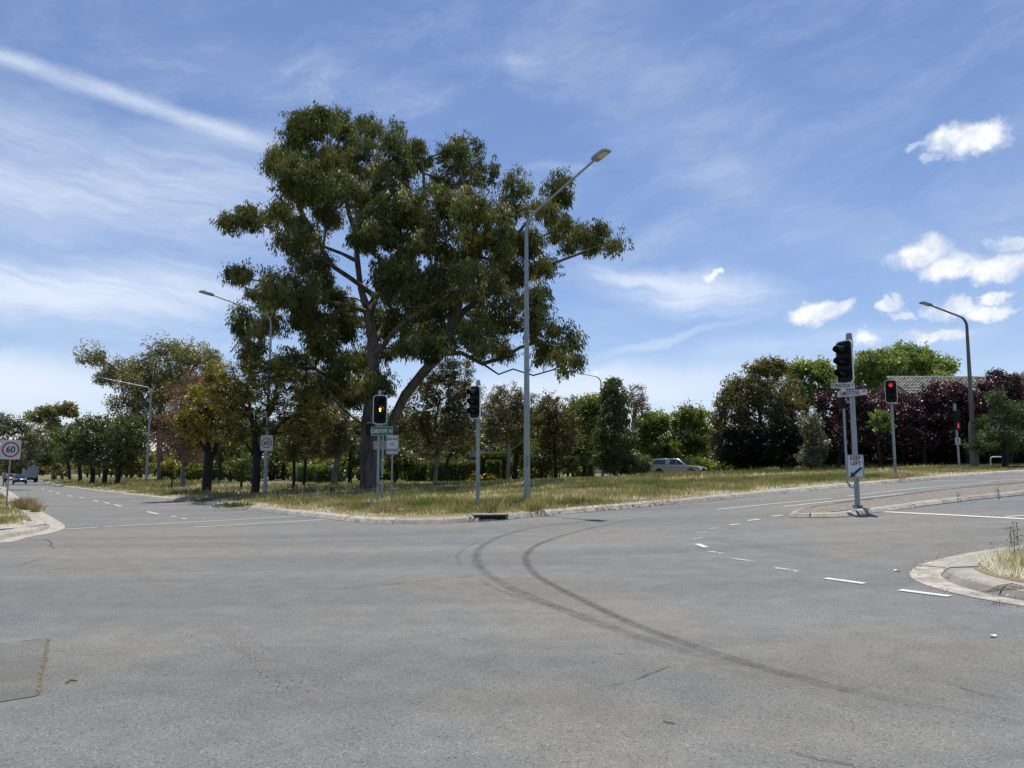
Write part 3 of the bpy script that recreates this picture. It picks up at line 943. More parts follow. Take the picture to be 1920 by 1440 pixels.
# storm drain inlet under the far corner kerb
dp = at(906, 977.5); dq = at(940, 975.5)
dr = empty('storm_drain', (0, 0, 0), 'dark storm drain slot with a concrete lid in the kerb below the middle traffic light', 'drain')
ax = (dq - dp).to_2d().normalized(); nx = Vector((-ax.y, ax.x))
mid = (dp + dq) / 2
ang = math.atan2(ax.y, ax.x)
MB().box((mid.x + nx.x * .28, mid.y + nx.y * .28, mid.z + .170), (1.05, .46, .035), ang).build('lid', 'concrete', dr, bevel=.008)
MB().box((mid.x - nx.x * .012, mid.y - nx.y * .012, mid.z + .085), (.80, .03, .11), ang).build('slot', 'black', dr)

# ------------------------------------------------------------------ street furniture
def frame_rz(n):
    """rotation so local -Y faces horizontal direction n"""
    return math.atan2(n.x, -n.y)

def street_light(u, v, D, hb, arm_dir, arm_len, rise, label, r0=.125, r1=.065, mat='galv', group='street lights over the roads', head=.72, bend=.7, lean=(0, 0), base=None):
    p = pt(u, 888, D)
    z0 = g(p.x, p.y) + .12
    root = empty('street_light', (p.x, p.y, z0), label, 'street light', group)
    a = Vector((arm_dir[0], arm_dir[1], 0)).normalized()
    lx, ly = lean
    top = Vector((lx, ly, hb - bend))
    MB().tube([(0, 0, -.3), (lx * .02, ly * .02, 0), (lx * .5, ly * .5, hb / 2), top], [r0, r0, (r0 + r1) / 2, r1], 12).build('pole', mat, root, True)
    # arm: curve from vertical to the arm slope
    pts_, n_ = [], 8
    slope = math.atan2(rise, arm_len)
    P = Vector(top)
    pts_.append(Vector(P))
    seg = bend * 1.25 / n_
    for i in range(1, n_ + 1):
        th = R(90) + (slope - R(90)) * i / n_
        P = P + (a * math.cos(th) + Vector((0, 0, 1)) * math.sin(th)) * seg
        pts_.append(Vector(P))
    end = P + (a * math.cos(slope) + Vector((0, 0, 1)) * math.sin(slope)) * (arm_len / math.cos(slope) - bend * .6)
    mid_ = (P + end) / 2
    pts_ += [mid_, end]
    rr = list(np.linspace(r1, r1 * .62, len(pts_)))
    MB().tube(pts_, rr, 10).build('arm', mat, root, True)
    if base: MB().tube([(0, 0, -.3), (0, 0, base[0]), (lx * .1, ly * .1, base[0] + .3)], [base[1], base[1] * .8, r0 * .9], 12).build('base_sleeve', mat, root, True)
    MB().box((r0 * .0, -r0 - .003, hb * .13), (.10, .012, .42)).build('hatch', 'galv_dark', root)
    # lamp head
    h = empty('lamp_head', end, None); h.parent = root
    MBh = MB(); L = head
    prof = [(-.12, -.04), (-.10, .05), (.05, .07), (L * .9, .045), (L, .01), (L, -.045), (.1, -.06)]
    MBh.prism(prof, -.17, .17, .03)
    hm = MBh.build('lamp_head', mat if mat != 'pole_brown' else 'galv', root, True)
    bpy.data.objects.remove(h)
    hm.location = end; hm.rotation_euler = (0, -slope * .75, math.atan2(a.y, a.x))
    MB().box((L * .55, 0, -.062), (L * .62, .24, .016)).build('diffuser', 'diffuser', hm)
    MB().tube([(L * .62, 0, .04), (L * .62, 0, .13)], .04, 10).tube([(L * .62, 0, .13), (L * .62, 0, .2)], [.035, .02], 8).build('photocell', 'photocell', hm)
    return root

PO = {}
street_light(988, 950, 29.5, 11.25, (EY, -EX), 4.1, 1.0, 'tallest grey street light, its arm reaching up right across the big gum tree', r0=.13, r1=.07, head=.62)
street_light(498, 935, 46.5, 11.05, (-EX, -EY), 3.4, .85, 'grey street light carrying a 60 speed sign, in front of the left yellow-green tree')
street_light(275, 912, 86, 11.0, (-EX, -EY), 4.7, .75, 'distant grey street light left of the reddish tree along the left road', r0=.15, r1=.08)
street_light(1829, 880, 50, 10.1, (-.97, -.25), 2.7, .75, 'grey-brown street light with a thick leaning pole before the purple hedge', r0=.17, r1=.09, mat='pole_brown', lean=(.1, 0), base=(2.8, .27))
street_light(1129, 880, 70, 9.6, (-.97, .1), 2.3, .5, 'thin far street light half hidden behind the narrow weeping tree', r0=.12, r1=.06)

def lantern(root, z, n, lens=('d', 'd', 'd'), side=.22, arrow=False, wd=.56, ht=1.18):
    """three-light signal head: board, housing, visors, lenses.  n: facing direction"""
    rz = frame_rz(n)
    e_ = empty('signal_head', (0, 0, z)); 
    bpy.data.objects.remove(e_)
    mb = MB(); mb.prism(rrect(wd, ht, .13, 6), -.012, .012)
    bd = mb.build('target_board', 'black', root)
    off = Vector((n.x, n.y)) * side
    bd.location = (off.x, off.y, z); bd.rotation_euler = (0, 0, rz)
    # white rim: a ring between two outlines
    o1, o2 = rrect(wd + .012, ht + .012, .135, 6), rrect(wd - .042, ht - .042, .115, 6)
    m_ = len(o1)
    vs = [(x, -.017, z_) for x, z_ in o1] + [(x, -.017, z_) for x, z_ in o2] + [(x, .016, z_) for x, z_ in o1] + [(x, .016, z_) for x, z_ in o2]
    fs = []
    for i in range(m_):
        j = (i + 1) % m_
        fs += [(i, j, m_ + j, m_ + i), (2 * m_ + i, 3 * m_ + i, 3 * m_ + j, 2 * m_ + j), (i, 2 * m_ + i, 2 * m_ + j, j)]
    rim_ = mesh_obj('board_rim', vs, fs, 'white_paint', bd)
    MB().box((0, .09, 0), (.27, .15, .98)).build('housing', 'black', bd, bevel=.02)
    for zq in (.34, -.34): MB().box((0, side * .5 + .05, zq), (.06, side * .9, .05)).build('bracket', 'galv', bd)
    for i, dz in enumerate((.33, 0, -.33)):
        mb = MB(); vs, fs = [], []
        K = 18
        for k_ in range(K + 1):
            a = R(-52 + 284 * k_ / K)
            x, zz = .118 * math.cos(a), .118 * math.sin(a)
            dep = -.31 if -.02 < math.sin(a) else -.31 + .16 * min(1, -math.sin(a) * 1.3)
            vs += [(x, -.012, zz), (x, dep, zz), (x * .96, -.012, zz * .96), (x * .96, dep, zz * .96)]
        for k_ in range(K):
            b_ = 4 * k_
            fs += [(b_, b_ + 4, b_ + 5, b_ + 1), (b_ + 2, b_ + 3, b_ + 7, b_ + 6), (b_ + 1, b_ + 5, b_ + 7, b_ + 3)]
        mb.add([(v_[0], v_[1], v_[2] + dz) for v_ in vs], fs)
        mb.build('visor', 'visor', bd, True)
        lm = {'d': 'lens_dark', 'r': 'lens_red', 'a': 'lens_amber'}[lens[i]]
        disc = [(.098 * math.cos(t), .098 * math.sin(t)) for t in [2 * math.pi * q / 20 for q in range(20)]]
        ln = plate('lens', disc, 'lens_dark' if lens[i] != 'd' and arrow else lm, bd, -.022, -.013, (0, 0, dz))
        if lens[i] != 'd' and arrow:
            ar = [(.0, .085), (.055, .02), (.028, .02), (.028, -.08), (-.028, -.08), (-.028, .02), (-.055, .02)]
            plate('lit_arrow', ar, lm, ln, -.030, -.024)
    return bd

def sig_pole(u, v, D, h, label, r=.058, group='traffic signals at the crossing', cap=True, lean=0.0, z0=None):
    p = pt(u, 888, D)
    zz = g(p.x, p.y) + .13
    root = empty('traffic_light', (p.x, p.y, zz), label, 'traffic light', group)
    MB().tube([(0, 0, -.3), (0, 0, h - .42)], [r, r * .96], 14).build('pole', 'galv', root, True)
    if cap: MB().tube([(0, 0, h - .42), (0, 0, h - .39), (0, 0, h - .03), (0, 0, h)], [r * 1.25, r * 1.4, r * 1.12, r * .9], 14).build('pole_cap', 'galv', root, True)
    MB().tube([(0, 0, -.02), (0, 0, .03)], r * 1.9, 12).build('base_flange', 'galv_dark', root, True)
    MB().box((0, -r - .002, .75), (.075, .012, .20)).build('access_plate', 'galv_dark', root)
    MB().tube([(r * .8, r * .6, .9), (r * .9, r * .7, h * .55), (r * .8, r * .6, h - .6)], .011, 6).build('cable', 'black', root)
    for zb in (h - .55, h - 1.55):
        MB().tube([(0, 0, zb), (0, 0, zb + .06)], r * 1.22, 14).build('clamp', 'galv_dark', root, True)
    return root

def facing(u, deg):
    """horizontal direction towards the camera from column u, turned by deg (positive: towards the photo's left)"""
    c = Vector((-(u - 960) / F, -1)).normalized()
    a = math.atan2(c.y, c.x) - R(deg)
    return Vector((math.cos(a), math.sin(a)))

def sign_panel(name, root, wd, ht, n, z, off, mat='sign_white', border=None, r=.03, back='sign_back', lat=0.0, th=.006):
    """flat panel facing n, at height z; lat shifts it along its own width"""
    rz = frame_rz(n)
    pl = plate(name, rrect(wd, ht, r, 4), mat, root, -th, th)
    tx = Vector((math.cos(rz), math.sin(rz)))
    pl.location = (n.x * off + tx.x * lat, n.y * off + tx.y * lat, z); pl.rotation_euler = (0, 0, rz)
    plate('backing', rrect(wd - .01, ht - .01, r, 4), back, pl, th + .001, th + .006)
    if border:
        bm_, ins, bw = border
        o1, o2 = rrect(wd - 2 * ins, ht - 2 * ins, max(.01, r - ins), 4), rrect(wd - 2 * ins - 2 * bw, ht - 2 * ins - 2 * bw, max(.006, r - ins - bw), 4)
        m_ = len(o1)
        vs = [(x, -th - .003, q) for x, q in o1] + [(x, -th - .003, q) for x, q in o2]
        fs = [(i, (i + 1) % m_, m_ + (i + 1) % m_, m_ + i) for i in range(m_)]
        mesh_obj('border', vs, fs, bm_, pl)
    return pl

# A: left signal with the green direction sign
A_ = sig_pole(709, 950, 31.5, 4.60, 'traffic light with a lit amber arrow and a green LIMESTONE AV arrow sign')
lantern(A_, 3.79, facing(709, -9), ('d', 'a', 'd'), .16, arrow=True)
nA = facing(709, 27)
gsn = sign_panel('direction_sign', A_, 1.02, .36, nA, 2.92, .10, 'sign_green', ('sign_white', .008, .012), .02, lat=.16)
text_obj('lettering', 'LIMESTONE  AV', .21, 'sign_white', gsn, (.055, -.010, -.005), .60, .006)
plate('chevron', [(-.49, 0), (-.43, .14), (-.395, .14), (-.45, 0), (-.395, -.14), (-.43, -.14)][::-1], 'sign_white', gsn, -.0115, -.0085)
# pedestrian lantern on the same pole, facing left
pl = MB().box((-.40, .16, 2.95), (.26, .34, .50)).box((-.40, .12, 3.24), (.34, .40, .03)).build('pedestrian_lantern', 'black', A_, bevel=.02)
MB().box((-.37, -.07, 3.26), (.22, .05, .015)).build('lantern_top', 'white_paint', A_)
MB().box((-.15, .10, 3.0), (.3, .05, .05)).build('bracket', 'galv', A_)
# second slimmer pole behind it
pb = pt(717, 888, 32.6)
B0 = empty('signal_post', (pb.x, pb.y, g(pb.x, pb.y) + .13), 'slim grey post with a push-button box, just behind the amber traffic light', 'post')
MB().tube([(0, 0, -.3), (0, 0, 2.95)], .045, 12).build('pole', 'galv', B0, True)
MB().box((-.10, .05, 2.35), (.62, .02, .34), .12).build('sign_back_plate', 'sign_back', B0, bevel=.004)
MB().box((0, -.07, 1.02), (.12, .09, .20)).build('push_button_box', 'black', B0, bevel=.01)
MB().box((0, -.118, 1.05), (.07, .008, .05)).build('button_plate', 'white_paint', B0)
MB().box((.02, -.06, 1.72), (.10, .05, .05)).build('clamp', 'white_paint', B0)

# give way to pedestrians
pg = pt(735, 888, 31)
GW = empty('give_way_sign', (pg.x, pg.y, g(pg.x, pg.y) + .13), 'white rectangular sign reading GIVE WAY TO PEDESTRIANS on its own thin post', 'sign')
MB().tube([(0, 0, -.3), (0, 0, 2.68)], .03, 10).build('post', 'galv', GW, True)
gp = sign_panel('panel', GW, .50, .76, facing(735, 14), 2.34, .04, 'sign_white', ('sign_black', .018, .012), .05)
text_obj('lettering', 'GIVE WAY', .15, 'sign_black', gp, (0, -.009, .225), .66, .004)
text_obj('lettering', 'TO', .15, 'sign_black', gp, (0, -.009, .01), .80, .003)
text_obj('lettering', 'PEDESTRIANS', .15, 'sign_black', gp, (0, -.009, -.225), .47, .003)
MB().tube([(0, 0, .80), (0, 0, .86)], .036, 10).build('red_band', 'sign_red', GW, True)

# B: middle signal
B_ = sig_pole(896, 950, 27.6, 4.50, 'traffic light turned left, between the amber light and the tallest street light', r=.066)
lantern(B_, 3.68, facing(896, 46), ('d', 'd', 'd'), .17)

# C: median signal with street names and keep left
C_ = sig_pole(1605, 955, 21.3, 4.80, 'near traffic light on the median with street name plates and a KEEP LEFT sign', r=.072)
lantern(C_, 3.97, facing(1605, 45), ('d', 'd', 'd'), .20, wd=.60, ht=1.2)
nl = Vector((-EX, -EY)).normalized()      # faces of the LIMESTONE plate (plate runs along d1)
nl2 = Vector((-.80, -.60)).normalized()
lsn = sign_panel('street_name_plate', C_, .86, .165, nl2, 3.10, .09, 'sign_white', None, .008, lat=.06)
lsn['label'] = 'white plate reading LIMESTONE AV'
text_obj('lettering', 'LIMESTONE', .165, 'sign_black', lsn, (-.07, -.009, -.004), .66, .001)
text_obj('lettering', 'AV', .085, 'sign_black', lsn, (.345, -.009, .028), .8, .001)
nd_ = Vector((.42, -.907))
dsn = sign_panel('street_name_plate', C_, .74, .155, Vector((.19, -.98)).normalized(), 3.30, .09, 'sign_white', None, .008, lat=-.33)
dsn['label'] = 'white plate reading DONALDSON ST'
text_obj('lettering', 'DONALDSON', .15, 'sign_black', dsn, (-.07, -.009, -.003), .62, .001)
text_obj('lettering', 'ST', .075, 'sign_black', dsn, (.30, -.009, .02), .8, .001)
MB().tube([(0, 0, 3.0), (0, 0, 3.4)], .082, 12).build('plate_clamp', 'galv_dark', C_, True)
kl = sign_panel('keep_left_panel', C_, .43, .64, facing(1605, 4), 1.08, .09, 'sign_white', ('sign_black', .012, .012), .035)
text_obj('lettering', 'KEEP', .145, 'sign_black', kl, (.01, -.009, .220), .86, .003)
text_obj('lettering', 'LEFT', .145, 'sign_black', kl, (.015, -.009, .080), .90, .003)
arr = []
ad = Vector((-.75, -.66)).normalized(); an = Vector((-ad.y, ad.x))
c0_ = Vector((.155, -.03))
tip = c0_ + ad * .40
hb_ = c0_ + ad * .27
for q in (c0_ + an * .032, hb_ + an * .032, hb_ + an * .085, tip, hb_ - an * .085, hb_ - an * .032, c0_ - an * .032):
    arr.append((q.x, q.y))
plate('arrow', arr, 'sign_black', kl, -.0115, -.0085)

# F: pole just behind the median one
F_ = sig_pole(1588, 900, 33, 4.75, 'slim signal pole with a white cap seen just behind the median traffic light', r=.05, cap=False)
MB().tube([(0, 0, 3.95), (0, 0, 4.35)], .085, 10).build('white_cap', 'white_paint', F_, True)
MB().box((-.06, .0, 3.55), (.2, .25, .7)).build('lantern_box', 'black', F_, bevel=.02)

# D: red signal on the far verge
D_ = sig_pole(1679, 892, 39.5, 5.05, 'far traffic light showing red, before the purple hedge', r=.07)
lantern(D_, 4.32, facing(1679, -4), ('r', 'd', 'd'), .16)

# E: pedestrian signal
pe = pt(1800, 888, 46)
E_ = empty('pedestrian_light', (pe.x, pe.y, g(pe.x, pe.y) + .13), 'pedestrian signal showing a small red figure, left of the thick brownish street light', 'traffic light', 'traffic signals at the crossing')
MB().tube([(0, 0, -.3), (-.05, 0, 3.6)], .06, 10).build('pole', 'galv', E_, True)
MB().tube([(-.05, 0, 3.6), (-.055, 0, 4.0)], [.09, .08], 10).build('pole_cap', 'galv', E_, True)
hb2 = MB().box((-.06, -.16, 3.0), (.30, .2, 1.15)).build('lantern_box', 'black', E_, bevel=.02)
MB().tube([(-.06, -.262, 2.75), (-.06, -.262, 2.81)], .035, 8).box((-.06, -.262, 2.67), (.09, .012, .15)).box((-.085, -.262, 2.56), (.03, .012, .10)).box((-.035, -.262, 2.56), (.03, .012, .10)).build('red_figure', 'lens_red', E_)
es = sign_panel('panel', E_, .28, .42, facing(1800, 0), 1.75, .08, 'sign_white', ('sign_black', .012, .008), .02)
plate('symbol', [(-.05, .02), (-.05, .14), (.05, .14), (.05, .02)], 'sign_black', es, -.0115, -.0085)
for dz_ in (-.05, -.10, -.15): plate('print_line', [(-.08, dz_ - .012), (.08, dz_ - .012), (.08, dz_ + .012), (-.08, dz_ + .012)], 'sign_black', es, -.0115, -.0085)

# 60 signs
def sixty(root, n, z, wd, ht, off):
    p = sign_panel('speed_panel', root, wd, ht, n, z, off, 'sign_white', None, .05)
    r = wd * .44
    def ring(r0_, r1_, mat, y, nm):
        K = 40; vs = []; fs = []
        for i in range(K):
            a = 2 * math.pi * i / K
            vs += [(r0_ * math.cos(a), y, r0_ * math.sin(a)), (r1_ * math.cos(a), y, r1_ * math.sin(a))]
        for i in range(K):
            j = (i + 1) % K; fs.append((2 * i, 2 * j, 2 * j + 1, 2 * i + 1))
        return mesh_obj(nm, vs, fs, mat, p)
    ring(r * .80, r, 'sign_red', -.0095, 'red_ring')
    text_obj('numerals', '60', wd * .52, 'sign_black', p, (0, -.0095, -.01), .88, .008)
    return p
ps = pt(16, 888, 33.5)
S1 = empty('speed_sign', (ps.x, ps.y, g(ps.x, ps.y) + .13), 'white 60 speed limit sign on its own thin post at the left edge', 'sign')
MB().tube([(0, 0, -.3), (.03, 0, 2.5)], .033, 10).build('post', 'galv', S1, True)
sixty(S1, facing(16, -12), 2.50, .76, .84, .045)
sl_ = [o for o in bpy.data.objects if o.name.startswith('street_light')][1]
sixty(sl_, facing(503, 0), 3.05, .70, .94, .145)

# U-shaped rail at the right
pr = pt(1873, 888, 52)
U_ = empty('hoop_rail', (pr.x, pr.y, g(pr.x, pr.y) + .1), 'white metal hoop rail with a red foot on the right verge', 'rail')
MB().tube([(-.5, 0, -.1), (-.5, 0, .58), (-.46, 0, .70), (-.36, 0, .76), (.36, 0, .76), (.46, 0, .70), (.5, 0, .58), (.5, 0, -.1)], .04, 10).build('hoop', 'white_paint', U_, True)
MB().tube([(.5, 0, 0), (.5, 0, .22)], .048, 10).build('red_foot', 'sign_red', U_, True)
PLACE_MARK = True

# ------------------------------------------------------------------ trees
def tubes_from_edges(P, par, rad, nside):
    """P nodes, par parent index, rad radius per node -> one mesh (verts, quads)"""
    idx = [i for i in range(len(P)) if par[i] >= 0]
    A_ = P[[par[i] for i in idx]]; B_ = P[idx]
    ra = rad[[par[i] for i in idx]]; rb = rad[idx]
    ra = np.minimum(ra, rb * 1.5 + .004)
    d = B_ - A_; L = np.linalg.norm(d, axis=1, keepdims=True); L[L < 1e-6] = 1e-6
    d = d / L
    B_ = B_ + d * rb[:, None] * .3
    ref = np.where(np.abs(d[:, 2:3]) > .95, np.array([[1., 0, 0]]), np.array([[0, 0, 1.]]))
    x = np.cross(ref, d); x /= np.maximum(1e-6, np.linalg.norm(x, axis=1, keepdims=True)); y = np.cross(d, x)
    vs, fs = [], []
    th = 2 * np.pi * np.arange(nside) / nside
    ca, sa = np.cos(th), np.sin(th)
    ring = x[:, None, :] * ca[None, :, None] + y[:, None, :] * sa[None, :, None]
    Va = A_[:, None, :] + ring * ra[:, None, None]
    Vb = B_[:, None, :] + ring * rb[:, None, None]
    V = np.concatenate([Va, Vb], 1).reshape(-1, 3)
    m = len(idx); base = (np.arange(m) * 2 * nside)[:, None]
    j = np.arange(nside); jn = (j + 1) % nside
    q = np.stack([base + j, base + jn, base + nside + jn, base + nside + j], -1).reshape(-1, 4)
    return V, q

def leaf_quads(C, rad, per, L, W_, rng, droop=.0, flat=.8, tint0=None, up=0.0, shell=.5, tspread=.22):
    """C clump centres, rad radii; per leaves each; rhombic leaves"""
    n = len(C) * per
    ci = np.repeat(np.arange(len(C)), per)
    # leaves hang in small sprays scattered through the clump, denser towards its top
    if per >= 24:
        ns = max(3, per // 11)
        sv = rng.normal(size=(len(C) * ns, 3)); sv /= np.linalg.norm(sv, axis=1, keepdims=True)
        sr = rng.random(len(sv)) ** shell * rng.uniform(.75, 1.18, len(sv))
        si = ci * ns + rng.integers(0, ns, n)
        v = sv[si]; rr = sr[si]
        low = np.minimum(v[:, 2], 0)
        v = v * np.array([1, 1, 1.]) - np.array([0, 0, 1.]) * low[:, None] * .25
        pos = C[ci] + v * (rr * rad[ci])[:, None] * np.array([1, 1, flat]) + rng.normal(0, 1, (n, 3)) * (rad[ci] * .15)[:, None]
    else:
        v = rng.normal(size=(n, 3)); v /= np.linalg.norm(v, axis=1, keepdims=True)
        rr = rng.random(n) ** shell
        pos = C[ci] + v * (rr * rad[ci])[:, None] * np.array([1, 1, flat])
    ax = rng.normal(size=(n, 3)); ax /= np.linalg.norm(ax, axis=1, keepdims=True)
    ax = ax * (1 - droop) + np.array([0, 0, -1.]) * droop + v * .25
    ax /= np.linalg.norm(ax, axis=1, keepdims=True)
    w_ = np.cross(ax, rng.normal(size=(n, 3))); w_ /= np.maximum(1e-6, np.linalg.norm(w_, axis=1, keepdims=True))
    l = L * rng.uniform(.6, 1.25, n); wd = W_ * rng.uniform(.7, 1.3, n)
    p0 = pos; p2 = pos + ax * l[:, None]; mid_ = pos + ax * (l * .45)[:, None]
    V = np.stack([p0, mid_ + w_ * wd[:, None] * .5, p2, mid_ - w_ * wd[:, None] * .5], 1).reshape(-1, 3)
    Fq_ = np.arange(n * 4).reshape(n, 4)
    t = (tint0[ci] if tint0 is not None else .5) + rng.normal(0, tspread, n) + up * (rr * v[:, 2])  # up paints clump tops lighter and undersides darker, standing in for top light
    return V, Fq_, np.clip(t, 0, 1)

def grow(base, trunk, C, trunk_r, rng, wig=.12, tip=.012):
    """skeleton: trunk polylines (list of lists of points) then every clump joined to the nearest lower node"""
    P, par = [], []
    def addnode(p, pa): P.append(np.array(p, float)); par.append(pa); return len(P) - 1
    ends = []
    for k_, pl_ in enumerate(trunk):
        if k_ == 0: prev = addnode(pl_[0], -1)
        else:
            d = [np.linalg.norm(np.array(pl_[0]) - q) for q in P]; prev = int(np.argmin(d))
        a = np.array(pl_[0], float) if k_ == 0 else P[prev]
        ends.append(prev)
        for q in pl_[1:]:
            q = np.array(q, float); L = np.linalg.norm(q - a); m = max(1, int(L / 1.0))
            for j in range(1, m + 1):
                x = a + (q - a) * j / m
                if j < m: x = x + rng.normal(0, wig * .35, 3)
                prev = addnode(x, prev)
            a = q
    ntr = len(P)
    arr = np.array(P)
    dmin = np.array([np.linalg.norm(arr - c, axis=1).min() for c in C])
    for ci in np.argsort(dmin):
        c = C[ci]
        arr = np.array(P)
        dv = c - arr
        dist = np.linalg.norm(dv, axis=1)
        pen = dist + np.maximum(0, -dv[:, 2] + .1 * dist) * 1.6
        j = int(np.argmin(pen))
        a = arr[j]; L = dist[j]
        m = max(1, int(L / .9))
        prev = j
        sag = np.array([0, 0, L * .10])
        for i in range(1, m + 1):
            t = i / m
            x = a + (c - a) * t + sag * (math.sin(math.pi * t)) * rng.uniform(-.6, 1.0) + rng.normal(0, wig * min(1, L * .4), 3) * (1 - t * .5) * (t < 1)
            prev = addnode(x, prev)
    P = np.array(P)
    cnt = np.zeros(len(P))
    ch = np.zeros(len(P), int)
    for i in range(len(P)):
        if par[i] >= 0: ch[par[i]] += 1
    w_ = np.where(ch == 0, 1.0, 0.0)
    w_[:ntr] = np.where(ch[:ntr] == 0, 9.0, .06)
    for i in range(len(P) - 1, 0, -1):
        if par[i] >= 0: w_[par[i]] += w_[i] + .04
    rad = tip * np.sqrt(np.maximum(w_, 1))
    # scale so that the base has the asked radius, thin ends stay thin
    k_ = trunk_r / rad[0]
    rad = np.maximum(tip, rad * (1 + (k_ - 1) * (rad / rad[0]) ** .9))
    return P, par, rad

TREES = []
def tree(label, ubase, D, ells, leaf, bark='bark_dark', n=60, per=160, L=.12, W_=.07, r=.16, droop=.1, crad=.7, seed=1, name='tree',
         trunk=None, dspread=None, depth=.9, flat=.8, cat='tree', group=None, shell=.45, tspread=.2, twigs=0, vb=None, wig=.14, tip=.014):
    rng = np.random.default_rng(seed * 101 + 3)
    b = pt(ubase, 888, D); zb = g(b.x, b.y) + .1
    base = np.array([b.x, D, zb])
    px = D / F
    ar = np.array([ru * rv for (_, _, ru, rv) in ells], float)
    pick = rng.choice(len(ells), n, p=ar / ar.sum())
    C = np.zeros((n, 3))
    ul, ur = min(e[0] - e[2] for e in ells), max(e[0] + e[2] for e in ells)
    cw = (ur - ul) / 2 * px
    if dspread is None: dspread = cw * .45
    eoff = [rng.uniform(-1, 1) * dspread * math.sqrt(max(.05, 1 - ((e[0] - (ul + ur) / 2) / max(1, (ur - ul) / 2)) ** 2)) if len(ells) > 2 else 0 for e in ells]
    for i, k_ in enumerate(pick):
        cu, cv_, ru, rv = ells[k_]
        while True:
            q = rng.uniform(-1, 1, 3)
            if q @ q <= 1: break
        q = q / max(1e-6, np.linalg.norm(q)) * (np.linalg.norm(q) ** .55)
        cr_ = crad / px * .55
        dd = D + eoff[k_] + q[1] * min(ru, rv * 1.3) * px * depth
        p = pt(cu + q[0] * max(4, ru - cr_ * .8), cv_ - q[2] * max(4, rv - cr_ * .6), dd)
        C[i] = (p.x, p.y, p.z)
    C[:, 2] = np.maximum(C[:, 2], zb + .3)
    root = empty(name, base, label, cat, group)
    if trunk is None:
        top = C[:, 2].max(); lowc = np.percentile(C[:, 2], 18); cx, cy = np.median(C[:, 0]), np.median(C[:, 1])
        h1 = zb + max(.6, (lowc - zb) * .8)
        bend = rng.normal(0, .15, 2)
        m1 = np.array([base[0] * .75 + cx * .25 + bend[0], base[1] * .75 + cy * .25 + bend[1], h1])
        trunk_l = [[base - np.array([0, 0, .3]), m1, np.array([cx, cy, h1 + (top - h1) * .55])]]
    else:
        trunk_l = []
        for pl_ in trunk:
            trunk_l.append([np.array(pt(a, b_, D + dd)) for (a, b_, dd) in pl_])
        trunk_l[0].insert(0, base - np.array([0, 0, .3]))
    crn = np.clip(crad * rng.uniform(.65, 1.3, n), .2, 5)
    P, par, rad = grow(base, trunk_l, C, r, rng, wig, tip)
    # hold extra fine twigs inside each clump
    if twigs:
        ex, ep = [], []
        L0 = len(P)
        for i in range(n):
            j = int(np.argmin(np.linalg.norm(P - C[i], axis=1)))
            for _ in range(twigs):
                v = rng.normal(size=3); v[2] = abs(v[2]) * .6 + .1; v /= np.linalg.norm(v)
                ex.append(C[i] + v * crn[i] * rng.uniform(.6, 1.0)); ep.append(j)
        P = np.concatenate([P, np.array(ex)]); par = list(par) + ep; rad = np.concatenate([rad, np.full(len(ex), tip * .6)])
    Pl = P - base
    V, q = tubes_from_edges(Pl, par, rad, 7 if r > .3 else 5)
    mesh_obj('trunk', V, q, bark, root, smooth=True)
    t0 = rng.uniform(.12, .78, n)
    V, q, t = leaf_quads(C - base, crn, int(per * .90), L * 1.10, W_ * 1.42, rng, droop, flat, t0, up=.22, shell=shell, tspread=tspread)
    low = V[:, 2].reshape(-1, 4).min(1) > .02
    V = V.reshape(-1, 4, 3)[low].reshape(-1, 3); q = np.arange(len(V)).reshape(-1, 4); t = t[low]
    mesh_obj('crown', V, q, leaf, root, tint=t)
    TREES.append(root)
    return root

# the big gum
gum_e = [(590, 232, 52, 32), (640, 232, 46, 30), (690, 240, 40, 28), (738, 262, 26, 34), (560, 255, 34, 28), (522, 300, 28, 30), (600, 290, 52, 40), (670, 300, 60, 45), (735, 330, 50, 40),
         (785, 290, 36, 32), (865, 288, 50, 34), (905, 320, 38, 34), (850, 330, 42, 34), (715, 385, 62, 46), (800, 380, 60, 46), (880, 385, 44, 36), (560, 360, 42, 26), (600, 350, 40, 34),
         (470, 408, 44, 20), (432, 416, 26, 18), (525, 405, 36, 26), (560, 445, 44, 36), (610, 400, 36, 34), (640, 350, 40, 30),
         (972, 345, 28, 30), (1048, 352, 30, 34), (1010, 398, 38, 24), (955, 385, 32, 30), (770, 450, 66, 46), (850, 450, 60, 44), (925, 460, 50, 40), (990, 455, 34, 28),
         (1060, 430, 44, 26), (1115, 440, 38, 24), (1155, 455, 24, 24), (1090, 465, 40, 18), (585, 500, 46, 34), (555, 545, 54, 34), (480, 520, 44, 20), (446, 512, 22, 16), (500, 560, 38, 30), (620, 540, 34, 40),
         (470, 640, 30, 44), (500, 610, 34, 36), (455, 600, 22, 30), (600, 620, 44, 46), (585, 690, 40, 38), (560, 590, 34, 30), (650, 600, 30, 44), (760, 540, 58, 40), (830, 530, 56, 40), (900, 530, 52, 38), (960, 520, 40, 32),
         (735, 600, 56, 44), (815, 590, 56, 40), (885, 600, 50, 36), (950, 590, 40, 34), (1000, 600, 36, 38), (1045, 640, 46, 42), (1065, 675, 32, 32), (1020, 668, 36, 24), (690, 670, 52, 38), (640, 680, 40, 32), (760, 650, 44, 34), (830, 635, 44, 28), (900, 640, 40, 30), (700, 720, 46, 28), (640, 722, 46, 26), (590, 730, 40, 24), (540, 690, 36, 34), (670, 745, 40, 18), (1015, 500, 28, 22), (940, 660, 30, 16), (690, 430, 50, 40), (735, 505, 44, 34), (800, 650, 60, 30), (930, 420, 40, 36), (850, 520, 60, 36), (560, 320, 40, 30), (640, 300, 46, 34), (1000, 560, 34, 30)]
